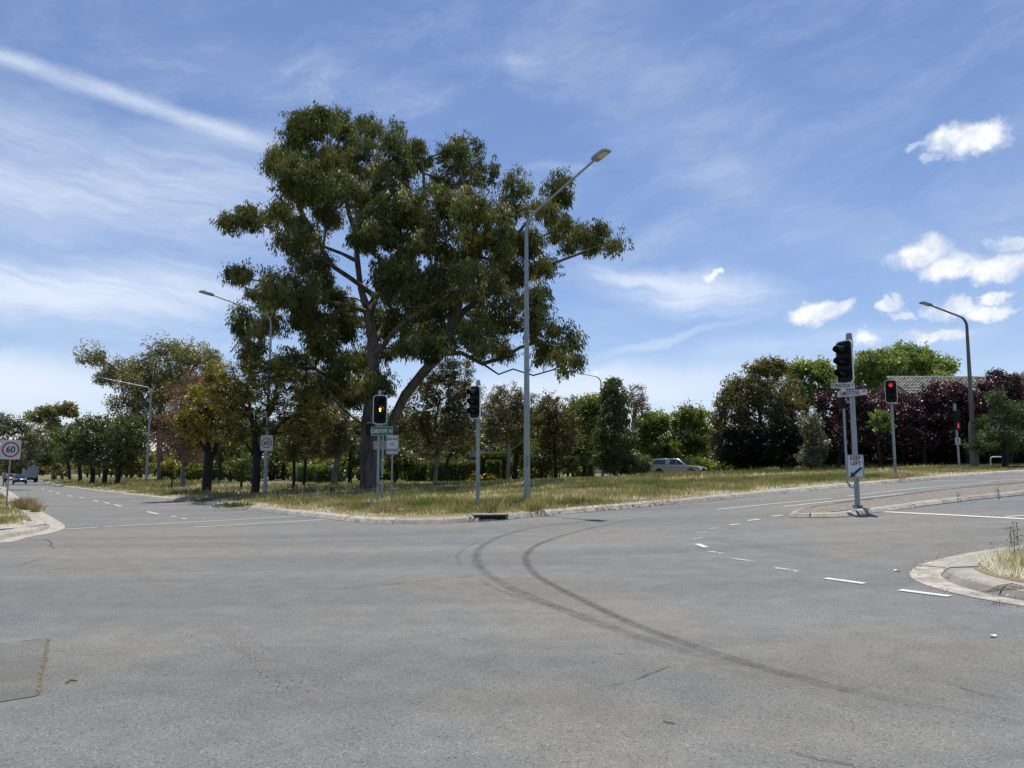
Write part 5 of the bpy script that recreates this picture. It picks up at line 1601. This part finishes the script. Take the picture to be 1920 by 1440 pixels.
tuft('green weeds at the kerb between the wattle and the street trees', 375, 940, .26, 300, .34, 'lf_weed', 8, wd=.008)['kind'] = 'stuff'

def stalks(label, u, v, h, n, seed, mat='stem', spread=.12, flower='sign_white', hh=.13):
    p = at(u, v, hh)
    rng = random.Random(seed)
    root = empty('tall_weed', p, label, 'weed')
    heads = MB()
    for i in range(n):
        b_ = Vector((rng.uniform(-spread, spread), rng.uniform(-spread, spread), -.03))
        q = b_ + Vector((rng.uniform(-.12, .12), rng.uniform(-.1, .1), 1)) * h * rng.uniform(.55, 1.0)
        m_ = (b_ + q) / 2 + Vector((rng.uniform(-.03, .03), rng.uniform(-.03, .03), 0))
        MB().tube([b_, m_, q], [.005, .004, .002], 4).build('stalk', mat, root)
        for _ in range(3):
            t = rng.uniform(.4, .95); w_ = b_ + (q - b_) * t
            e_ = w_ + Vector((rng.uniform(-.09, .09), rng.uniform(-.06, .06), rng.uniform(.02, .1)))
            heads.tube([w_, e_], [.003, .002], 3)
            heads.box(e_, (.014, .014, .016))
        heads.box(q, (.016, .016, .02))
    heads.build('seed_heads', 'path_dirt', root)
stalks('tall thin flowering weed stalks at the right edge of the near corner', 1912, 1050, .62, 7, 1)
stalks('single thin weed stalk growing from the median kerb', 1873, 936, .42, 3, 2, spread=.03)
stalks('short weed stalks in the median left of the taller one', 1800, 941, .26, 3, 3, spread=.1)
stalks('thin dark weed stalk behind the left kerb near the straw clump', 52, 950, .75, 2, 4, spread=.05)

# ------------------------------------------------------------------ roof and house
hx0, hx1, hy, hz = pt(1668, 708, 71).x - .3, pt(1935, 708, 71).x + 3, 71.0, pt(1790, 708, 71).z
H_ = empty('house', (hx0, hy, 0), 'house with a weathered grey-green tiled roof behind the purple trees', 'house')
gh = g((hx0 + hx1) / 2, hy)
wdh = hx1 - hx0
depth_h, dropz = 6.2, 3.0
MB().box((wdh / 2, 0, (gh + hz - dropz) / 2 - .05), (wdh - 1.0, depth_h * 2 - 1.2, hz - dropz - gh)).build('wall', 'brick_wall', H_)
rows = 17
rngh = random.Random(5)
for side in (-1, 1):
    for i in range(rows if side < 0 else 1):
        if side < 0:
            y0_, y1_ = -depth_h * i / rows, -depth_h * (i + 1) / rows
            z0_, z1_ = hz - dropz * i / rows, hz - dropz * (i + 1) / rows
            vs, fs = [], []
            tw = .33; nt_ = int(wdh / tw)
            for k_ in range(nt_):
                xa, xb = k_ * tw + .006, (k_ + 1) * tw - .006
                j = rngh.uniform(-.012, .018)
                b_ = len(vs)
                xm = (xa + xb) / 2
                vs += [(xa, y0_, z0_ + j - .02), (xm, y0_, z0_ + j + .02), (xb, y0_, z0_ + j - .02),
                       (xa, y1_ - .03, z1_ + .05 + j), (xm, y1_ - .03, z1_ + .10 + j), (xb, y1_ - .03, z1_ + .05 + j),
                       (xa, y1_ - .03, z1_ + j - .03), (xm, y1_ - .03, z1_ + j - .03), (xb, y1_ - .03, z1_ + j - .03)]
                fs += [(b_, b_ + 3, b_ + 4, b_ + 1), (b_ + 1, b_ + 4, b_ + 5, b_ + 2), (b_ + 3, b_ + 6, b_ + 7, b_ + 4), (b_ + 4, b_ + 7, b_ + 8, b_ + 5)]
            mesh_obj('tile_row', vs, fs, 'roof_tile', H_)
        else:
            mesh_obj('rear_roof', [(0, 0, hz), (wdh, 0, hz), (wdh, depth_h, hz - dropz), (0, depth_h, hz - dropz)], [(0, 1, 2, 3)], 'roof_tile', H_)
mesh_obj('roof_underlay', [(0, 0, hz - .06), (wdh, 0, hz - .06), (wdh, -depth_h, hz - dropz - .06), (0, -depth_h, hz - dropz - .06)], [(0, 3, 2, 1)], 'black', H_)
for k_ in range(int(wdh / .42)):
    MB().tube([(k_ * .42 + .01, 0, hz + .02), (k_ * .42 + .40, 0, hz + .035)], .11, 8).build('ridge_tile', 'ridge_cap', H_, True)
MB().box((wdh / 2, -depth_h - .1, hz - dropz - .05), (wdh, .14, .12)).build('gutter', 'gutter_metal', H_)
mesh_obj('gable', [(.5, -depth_h + .3, hz - dropz), (.5, depth_h - .3, hz - dropz), (.5, 0, hz - .2)], [(0, 1, 2)], 'wall_render', H_)

# garden wall and blue notice beyond the hedges
pw = pt(905, 880, 76)
GWall = empty('garden_wall', (pw.x, 76, g(pw.x, 76)), 'pale brown rendered wall behind the hedges by the two children', 'wall')
MB().box((0, 0, 1.6), (2.2, .3, 3.2)).build('panel', 'wall_render', GWall)
MB().box((0, 0, 3.23), (2.3, .4, .08)).build('coping', 'concrete', GWall)
pn = pt(884, 862, 66)
NB = empty('notice_board', (pn.x, 69, g(pn.x, 69)), 'small blue notice panel above the hedge left of the middle traffic light', 'sign')
MB().tube([(-.45, 0, 0), (-.45, 0, pn.z - g(pn.x, 69) + .3)], .04, 8).build('post', 'galv', NB)
MB().tube([(.45, 0, 0), (.45, 0, pn.z - g(pn.x, 69) + .3)], .04, 8).build('post', 'galv', NB)
MB().box((0, -.06, pn.z - g(pn.x, 69)), (1.05, .05, .62)).build('panel', 'sign_blue', NB)

# ------------------------------------------------------------------ vehicles
def wheel(parent, x, y, r=.36, w_=.24):
    """y sign gives the outer side"""
    s_ = 1 if y > 0 else -1
    t = MB().tube([(x, y - w_ / 2, r), (x, y - w_ / 2 + .03, r), (x, y + w_ / 2 - .03, r), (x, y + w_ / 2, r)], [r * .9, r, r, r * .9], 20)
    wo_ = t.build('wheel', 'tyre', parent, True)
    rm = MB()
    rm.tube([(x, y + s_ * (w_ / 2 - .01), r), (x, y + s_ * (w_ / 2 + .012), r)], r * .26, 10)
    for k_ in range(6):
        a = k_ * math.pi / 3
        rm.tube([(x, y + s_ * (w_ / 2 + .006), r), (x + math.cos(a) * r * .62, y + s_ * (w_ / 2 + .004), r + math.sin(a) * r * .62)], [r * .10, r * .07], 5)
    rm.tube([(x, y + s_ * (w_ / 2 - .02), r), (x, y + s_ * (w_ / 2 + .002), r)], [r * .64, r * .64], 20, cap=False)
    rm.build('rim', 'silver_trim', wo_)
    return wo_

def cabin(prof, y_bot, y_top, zb, zt):
    """greenhouse: profile (x,z) extruded, narrowing with height"""
    n = len(prof); vs = []
    for s_ in (-1, 1):
        for (x, z) in prof:
            t = (z - zb) / (zt - zb); y = (y_bot + (y_top - y_bot) * t) * s_
            vs.append((x, y, z))
    fs = [tuple(range(n)), tuple(range(2 * n - 1, n - 1, -1))]
    for j in range(n): fs.append((j, n + j, n + (j + 1) % n, (j + 1) % n))
    return vs, fs

def side_window(parent, quad, y_bot, y_top, zb, zt, nm='window', mat='glass', proud=.006):
    for s_ in (-1, 1):
        vs = []
        for (x, z) in quad:
            t = (z - zb) / (zt - zb); y = (y_bot + (y_top - y_bot) * t + proud) * s_
            vs.append((x, y, z))
        f = tuple(range(len(quad))) if s_ < 0 else tuple(range(len(quad) - 1, -1, -1))
        mesh_obj(nm, vs, [f], mat, parent)

# silver ute with a canopy; local +X is forward
pu = pt(1272, 888, 76)
zu = g(pu.x, 76) + .24
UT = empty('ute', (pu.x, 76, zu), 'silver dual-cab ute with a canopy and roof rack parked beyond the grass', 'ute', rz=R(-34))
body = [(-2.62, .48), (-2.68, .62), (-2.66, 1.14), (-.9, 1.16), (.95, 1.17), (1.3, 1.15), (2.25, 1.06), (2.48, .98), (2.58, .80), (2.58, .52), (2.4, .42), (-2.4, .40)]
MB().prism(body, -.92, .92, .06).build('body', 'silver_paint', UT, True)
cp = [(-2.60, 1.16), (-2.32, 1.80), (-.82, 1.84), (-.80, 1.16)]
v_, f_ = cabin(cp, .86, .70, 1.16, 1.84); MB().add(v_, f_).build('canopy', 'silver_paint', UT, True, bevel=.03)
cc = [(-.76, 1.17), (-.70, 1.80), (-.2, 1.85), (.28, 1.80), (1.18, 1.17)]
v_, f_ = cabin(cc, .88, .68, 1.16, 1.84); MB().add(v_, f_).build('cab', 'silver_paint', UT, True, bevel=.03)
side_window(UT, [(-2.38, 1.26), (-1.0, 1.26), (-1.0, 1.72), (-2.18, 1.72)], .86, .70, 1.16, 1.84)
side_window(UT, [(-.62, 1.24), (.10, 1.24), (.10, 1.72), (-.50, 1.72)], .88, .68, 1.16, 1.84)
side_window(UT, [(.16, 1.24), (.92, 1.24), (.36, 1.70), (.16, 1.72)], .88, .68, 1.16, 1.84)
mesh_obj('windscreen', [(1.13, -.78, 1.22), (1.13, .78, 1.22), (.34, .66, 1.78), (.34, -.66, 1.78)], [(0, 1, 2, 3)], 'glass', UT).location = (.02, 0, .012)
for s_ in (-1, 1):
    for x in (-1.62, 1.62):
        MB().tube([(x, s_ * .90, .42), (x, s_ * .935, .42)], [.48, .47], 22).build('wheel_arch', 'black', UT)
        wheel(UT, x, s_ * .86, .39, .22)
    MB().prism([(2.20, .84), (2.22, .99), (2.47, .93), (2.56, .80)], s_ * .90 if s_ < 0 else .52, -.52 if s_ < 0 else .90, .0).build('headlight', 'headlight', UT).location = (.03, 0, .01)
    MB().box((.92, s_ * 1.0, 1.22), (.14, .20, .16)).build('mirror', 'silver_trim', UT, bevel=.02)
    MB().box((-2.66, s_ * .80, .95), (.06, .16, .30)).build('tail_light', 'tail_light', UT)
    for x in (-.45, .38): MB().box((x, s_ * .935, .98), (.16, .02, .03)).build('door_handle', 'black', UT)
    MB().tube([(-.6, s_ * .55, 1.93), (.2, s_ * .55, 1.93)], .02, 6).build('roof_rail', 'black', UT)
for x in (-2.0, -1.2, -.5, .1): MB().box((x, 0, 1.92), (.06, 1.3, .04)).build('rack_bar', 'black', UT)
MB().box((.35, .45, 1.97), (2.1, .14, .05)).build('awning_tube', 'black', UT)
MB().box((2.60, 0, .76), (.03, 1.0, .26)).build('grille', 'grille', UT, bevel=.01)
MB().box((2.56, 0, .50), (.16, 1.7, .22)).build('bumper', 'grille', UT, bevel=.03)
MB().box((2.645, 0, .52), (.01, .37, .12)).build('number_plate', 'plate_white', UT)
MB().tube([(1.1, .75, 1.1), (1.1, .80, 2.1)], .008, 5).build('aerial', 'black', UT)

def small_car(u, D, rz, paint, label, name='car', suv=False, group=None, zoff=0.0, rack=False):
    p = pt(u, 888, D)
    root = empty(name, (p.x, D, g(p.x, D) + zoff), label, 'car', group, rz)
    b_ = [(-2.15, .35), (-2.2, .75), (-2.0, .98), (1.0, .98), (1.95, .84), (2.15, .70), (2.2, .38), (2.0, .28), (-2.0, .28)]
    MB().prism(b_, -.87, .87, .07).build('body', paint, root, True)
    cb = [(-1.9, .98), (-1.35, 1.44), (.1, 1.47), (.95, .98)] if not suv else [(-2.05, .98), (-1.9, 1.62), (.1, 1.66), (.95, .98)]
    zt = 1.47 if not suv else 1.66
    v_, f_ = cabin(cb, .80, .60, .98, zt); MB().add(v_, f_).build('cabin', paint, root, True, bevel=.03)
    side_window(root, [(-1.5, 1.03), (-.4, 1.03), (-.4, zt - .08), (-1.2, zt - .08)], .80, .60, .98, zt)
    side_window(root, [(-.32, 1.03), (.78, 1.03), (.12, zt - .08), (-.32, zt - .08)], .80, .60, .98, zt)
    mesh_obj('windscreen', [(.93, -.70, 1.03), (.93, .70, 1.03), (.16, .56, zt - .05), (.16, -.56, zt - .05)], [(0, 1, 2, 3)], 'glass', root).location = (.03, 0, .01)
    for s_ in (-1, 1):
        for x in (-1.35, 1.35): wheel(root, x, s_ * .80, .32, .2)
        MB().box((2.12, s_ * .62, .70), (.16, .36, .13)).build('headlight', 'headlight', root, bevel=.02)
        MB().box((.75, s_ * .93, 1.02), (.12, .16, .12)).build('mirror', paint, root, bevel=.02)
    MB().box((2.2, 0, .52), (.04, 1.1, .14)).build('grille', 'grille', root)
    MB().box((2.225, 0, .42), (.01, .37, .11)).build('number_plate', 'plate_white', root)
    return root
toward = math.atan2(-EX * 1.0, EY * 1.0)
small_car(38, 118, toward, 'navy_paint', 'dark navy car coming towards the crossing on the left road')
small_car(18, 152, toward, 'red_paint', 'dark red tall car close behind the navy car', suv=True)
small_car(342, 120, R(190), 'white_car', 'white car parked far behind the tree trunks, right of the reddish tree', group='parked cars glimpsed through the trees', zoff=.15)
small_car(408, 124, R(175), 'silver_paint', 'silver parked car glimpsed right of the leaning black trunk', group='parked cars glimpsed through the trees', zoff=.15)
small_car(24, 205, toward, 'white_car', 'white car farthest down the left road behind the red one')

# truck from behind
ptk = pt(56, 888, 144)
TK = empty('truck', (ptk.x, 144, g(ptk.x, 144)), 'pale grey box truck with a white roof cap driving away on the left road', 'truck', rz=math.atan2(EX, -EY))
# local +X forward
MB().box((-.6, 0, 2.05), (6.4, 2.3, 2.45)).build('cargo_box', 'truck_box', TK, bevel=.03)
MB().box((-.6, 0, 3.36), (6.5, 2.42, .14)).build('roof_cap', 'truck_trim', TK, bevel=.02)
for y in (-.85, -.28, .28, .85): MB().box((-3.825, y, 2.05), (.04, .53, 2.3)).build('door_panel', 'truck_box', TK, bevel=.01)
for y in (-.57, 0, .57): MB().tube([(-3.87, y, .95), (-3.87, y, 3.15)], .02, 6).build('lock_rod', 'silver_trim', TK)
for s_ in (-1, 1):
    MB().box((-3.83, s_ * 1.0, .98), (.05, .22, .14)).build('tail_light', 'tail_light', TK)
    wheel(TK, -2.3, s_ * .98, .45, .45); wheel(TK, 3.6, s_ * .98, .45, .26)
    MB().box((-3.0, s_ * .95, .5), (.03, .5, .5)).build('mudflap', 'black', TK)
    MB().box((4.3, s_ * 1.42, 2.1), (.10, .22, .45)).build('mirror', 'black', TK)
MB().box((-.3, 0, .68), (7.2, 1.0, .22)).box((-3.75, 0, .55), (.12, 2.1, .30)).build('chassis', 'black', TK)
MB().box((-3.82, 0, .52), (.02, .5, .12)).build('number_plate', 'plate_white', TK)
MB().prism([(2.7, .6), (2.7, 2.6), (3.9, 2.6), (4.7, 1.6), (4.75, .6)], -1.1, 1.1, .05).build('cab', 'white_car', TK, True)

# ------------------------------------------------------------------ people
def person(p, h, rz, pose, shirt, legs, label, hair_long=False):
    root = empty('person', p, label, 'person', rz=rz)
    k_ = h / 1.75
    J = dict(pose)
    names = ['pelvis', 'chest', 'neck', 'head', 'headtop', 'shL', 'elL', 'haL', 'shR', 'elR', 'haR', 'hipL', 'knL', 'anL', 'toL', 'hipR', 'knR', 'anR', 'toR']
    rads = dict(pelvis=.13, chest=.155, neck=.055, head=.10, headtop=.085, shL=.06, elL=.042, haL=.035, shR=.06, elR=.042, haR=.035, hipL=.088, knL=.058, anL=.04, toL=.035, hipR=.088, knR=.058, anR=.04, toR=.035)
    edges = [('pelvis', 'chest'), ('chest', 'neck'), ('neck', 'head'), ('head', 'headtop'), ('chest', 'shL'), ('shL', 'elL'), ('elL', 'haL'), ('chest', 'shR'), ('shR', 'elR'), ('elR', 'haR'),
             ('pelvis', 'hipL'), ('hipL', 'knL'), ('knL', 'anL'), ('anL', 'toL'), ('pelvis', 'hipR'), ('hipR', 'knR'), ('knR', 'anR'), ('anR', 'toR')]
    def skin(nm, use, ed, mat, grow_=1.0):
        me = bpy.data.meshes.new(nm)
        ix = {n_: i for i, n_ in enumerate(use)}
        me.from_pydata([tuple(Vector(J[n_]) * k_) for n_ in use], [(ix[a], ix[b_]) for a, b_ in ed], [])
        me.materials.append(MATS[mat])
        o = bpy.data.objects.new(nm, me); COL.objects.link(o); o.parent = root
        sm = o.modifiers.new('skin', 'SKIN'); sm.use_smooth_shade = True
        for i, n_ in enumerate(use):
            r_ = rads[n_] * grow_ * k_
            me.skin_vertices[0].data[i].radius = (r_ * (1.15 if n_ in ('pelvis', 'chest') else 1), r_)
            me.skin_vertices[0].data[i].use_root = (i == 0)
        s2 = o.modifiers.new('sub', 'SUBSURF'); s2.levels = 1; s2.render_levels = 1
        return o
    skin('body', names, edges, 'skin')
    skin('shirt', ['pelvis', 'chest', 'shL', 'elL', 'shR', 'elR'], [('pelvis', 'chest'), ('chest', 'shL'), ('shL', 'elL'), ('chest', 'shR'), ('shR', 'elR')], shirt, 1.14)
    skin('trousers', ['pelvis', 'hipL', 'knL', 'anL', 'hipR', 'knR', 'anR'], [('pelvis', 'hipL'), ('hipL', 'knL'), ('knL', 'anL'), ('pelvis', 'hipR'), ('hipR', 'knR'), ('knR', 'anR')], legs, 1.16)
    hd = Vector(J['head']) * k_
    hm = MB(); 
    pts_ = [hd + Vector((0, .015, -.02)) * k_, hd + Vector((0, .02, .05)) * k_, hd + Vector((0, .015, .115)) * k_, hd + Vector((0, .01, .15)) * k_]
    hm.tube(pts_, [.075 * k_, .112 * k_, .085 * k_, .03 * k_], 12).build('hair', 'hair', root, True)
    hm2 = MB()
    for s_ in (-1, 1): hm2.box(hd + Vector((s_ * .035, -.097, .02)) * k_, (.022 * k_, .01 * k_, .012 * k_))
    hm2.box(hd + Vector((0, -.098, -.045)) * k_, (.05 * k_, .01 * k_, .01 * k_)).build('face', 'hair', root)
    return root
stand = dict(pelvis=(0, 0, .95), chest=(0, 0, 1.30), neck=(0, 0, 1.48), head=(0, -.01, 1.60), headtop=(0, -.01, 1.70), shL=(-.19, 0, 1.40), elL=(-.26, .02, 1.13), haL=(-.24, -.14, .92), shR=(.19, 0, 1.40), elR=(.26, .02, 1.13), haR=(.22, -.18, 1.0),
             hipL=(-.09, 0, .90), knL=(-.10, -.02, .50), anL=(-.10, .02, .09), toL=(-.11, -.14, .05), hipR=(.09, 0, .90), knR=(.10, -.02, .50), anR=(.10, .02, .09), toR=(.11, -.14, .05))
walk = dict(stand); walk.update(knL=(-.09, -.20, .52), anL=(-.09, -.30, .10), toL=(-.10, -.44, .08), knR=(.09, .02, .50), anR=(.09, .28, .14), toR=(.10, .20, .05), haL=(-.24, .10, .92), elL=(-.25, .10, 1.13), haR=(.24, -.26, 1.0), elR=(.25, -.06, 1.12))
pp_ = at(8, 914, .1)
person(pp_, 1.7, R(200), walk, 'shirt_grey', 'trousers', 'person in grey top and dark trousers walking at the far left kerb')
def on_box(u, vfeet, vtop, D, lbl, shirt, pose):
    p = pt(u, vfeet, D)
    # children on a raised deck beyond the hedge
    person(Vector((p.x, D, p.z)), 1.3, R(10), pose, shirt, 'trousers', lbl)
dk = pt(922, 868, 73)
DK = empty('raised_deck', (dk.x, 73.4, g(dk.x, 73)), 'raised timber deck behind the taller hedge, under the two children', 'deck')
dtop = pt(922, 858, 73).z
MB().box((0, 0, (dtop - g(dk.x, 73)) / 2), (3.0, 1.6, dtop - g(dk.x, 73))).build('platform', 'stick', DK)
on_box(913, 858, 833, 73, 'child in a white top bending forward above the hedge by the middle traffic light', 'shirt_white', {**stand, 'chest': (0.12, -.1, 1.26), 'neck': (.2, -.16, 1.42), 'head': (.24, -.2, 1.52), 'headtop': (.26, -.22, 1.62)})
on_box(927, 858, 833, 73, 'child in a red top standing above the hedge left of the pale slim gum', 'shirt_red', stand)

# ------------------------------------------------------------------ small litter on road and verge
rl = random.Random(12)
def pebble_field(name, label, spots, mat, size):
    mb = MB()
    for (x, y) in spots:
        s_ = size * rl.uniform(.5, 1.3); z = g(x, y) + .006
        a = rl.uniform(0, 6.28)
        vs = [(x + math.cos(a + q) * s_ * rl.uniform(.6, 1.1), y + math.sin(a + q) * s_ * rl.uniform(.6, 1.1), z) for q in (0, 1.6, 3.1, 4.7)]
        mb.add(vs + [(x, y, z + s_ * .7)], [(0, 1, 4), (1, 2, 4), (2, 3, 4), (3, 0, 4)])
    return tag(mb.build(name, mat), label, 'gravel', kind='stuff')
sp = []
for _ in range(90):
    t = rl.random(); u = 400 + 165 * t + rl.gauss(0, 16); v = 1195 + 105 * t + rl.gauss(0, 13)
    q = at(u, v); sp.append((q.x, q.y))
pebble_field('loose_gravel', 'loose dark gravel specks along the dusty streak on the road', sp, 'bark_dark', .007)
sp = []
for _ in range(260):
    q = at(rl.uniform(0, 1920), rl.uniform(1000, 1438)); sp.append((q.x, q.y))
pebble_field('pale_grit', 'tiny pale grit scattered over the asphalt', sp, 'concrete_pale', .006)
def leaves_flat(name, label, path, w0, w1, n, size, seed):
    rng = np.random.default_rng(seed)
    P = resample(path, .2); N = left_normals(P)
    i = rng.integers(0, len(P), n); o_ = rng.uniform(w0, w1, n)
    sj = rng.uniform(-.6, .6, n)
    X_ = np.array([P[k_].x + N[k_].x * q for k_, q in zip(i, o_)]); Y_ = np.array([P[k_].y + N[k_].y * q for k_, q in zip(i, o_)])
    X_ = X_ + np.array([N[k_].y for k_ in i]) * sj; Y_ = Y_ - np.array([N[k_].x for k_ in i]) * sj
    C = np.column_stack([X_, Y_, gz(X_, Y_) + np.interp(o_, [-.3, 0, .15, .5], [.012, .03, .15, .17])])
    a = rng.uniform(0, 6.283, n); l = size * rng.uniform(.5, 1.3, n)
    ax = np.column_stack([np.cos(a), np.sin(a), rng.normal(0, .25, n)]) * l[:, None]
    wx = np.column_stack([-np.sin(a), np.cos(a), rng.normal(0, .25, n)]) * l[:, None] * .3
    V = np.stack([C - ax, C + wx, C + ax, C - wx], 1).reshape(-1, 3)
    o = mesh_obj(name, V, np.arange(4 * n).reshape(n, 4), 'litter', tint=rng.random(n))
    return tag(o, label, 'leaf litter', kind='stuff')
ne_near = [p for p in NEp if p.length < 48 and p.x > -18]
leaves_flat('leaf_litter', 'dry bark and leaf litter along the far corner kerb', [p for p in ne_near if -1.5 < p.x < 6], -.12, .5, 600, .05, 1)
leaves_flat('leaf_litter', 'thin leaf litter in the gutter of the far corner', ne_near, -.15, .3, 500, .04, 2)
leaves_flat('leaf_litter', 'straw and leaf litter on the near right gutter', [p for p in SEp if p.length < 16][:60], -.10, .25, 700, .03, 3)
tag(MB().tube([at(123, 1283) + Vector((0, 0, .012)), at(133, 1280) + Vector((0, 0, .02)), at(145, 1279) + Vector((0, 0, .01))], [.006, .008, .005], 6).build('fallen_stick', 'stick'), 'small fallen stick on the asphalt right of the square patch', 'stick')
def paper(u, v, s_, label, hh=.012, mat='paper'):
    q = at(u, v, 0); a = rl.uniform(0, 3)
    vs = [(q.x + math.cos(a + k_) * s_ * (1 + .3 * (i % 2)), q.y + math.sin(a + k_) * s_, g(q.x, q.y) + hh + .012 * (i % 2)) for i, k_ in enumerate((0, 1.3, 2.6, 3.9, 5.2))]
    tp = [(x, y, z + .004) for x, y, z in vs]
    mb = MB(); mb.add(vs + tp, [(4, 3, 2, 1, 0), (5, 6, 7, 8, 9)] + [(i, (i + 1) % 5, 5 + (i + 1) % 5, 5 + i) for i in range(5)])
    return tag(mb.build('paper_scrap', mat), label, 'litter')
paper(1682, 1071.5, .045, 'small white paper scrap on the asphalt just left of the near right corner')
paper(750, 968, .12, 'crumpled white scrap in the verge grass below the give way sign', .22)
paper(1862, 1195, .03, 'tiny white scrap on the asphalt near the right edge')
paper(1368, 930, .10, 'pale scrap lying in the kerb below the grass field', .17)
# dark vine creeping over the near right kerb
vn = empty('creeping_vine', at(1880, 1100, .15), 'dark dry vine creeping over the near right kerb', 'vine')
for k_ in range(5):
    a = at(1900 + 8 * k_, 1094 + 2 * k_, .16); b_ = at(1870 - 6 * k_, 1098 + 3 * k_, .15); c = at(1868 - 7 * k_, 1112 + rl.uniform(-4, 4), .14)
    MB().tube([a - vn.location, b_ - vn.location, c - vn.location], [.006, .004, .002], 5).build('stem', 'stick', vn)
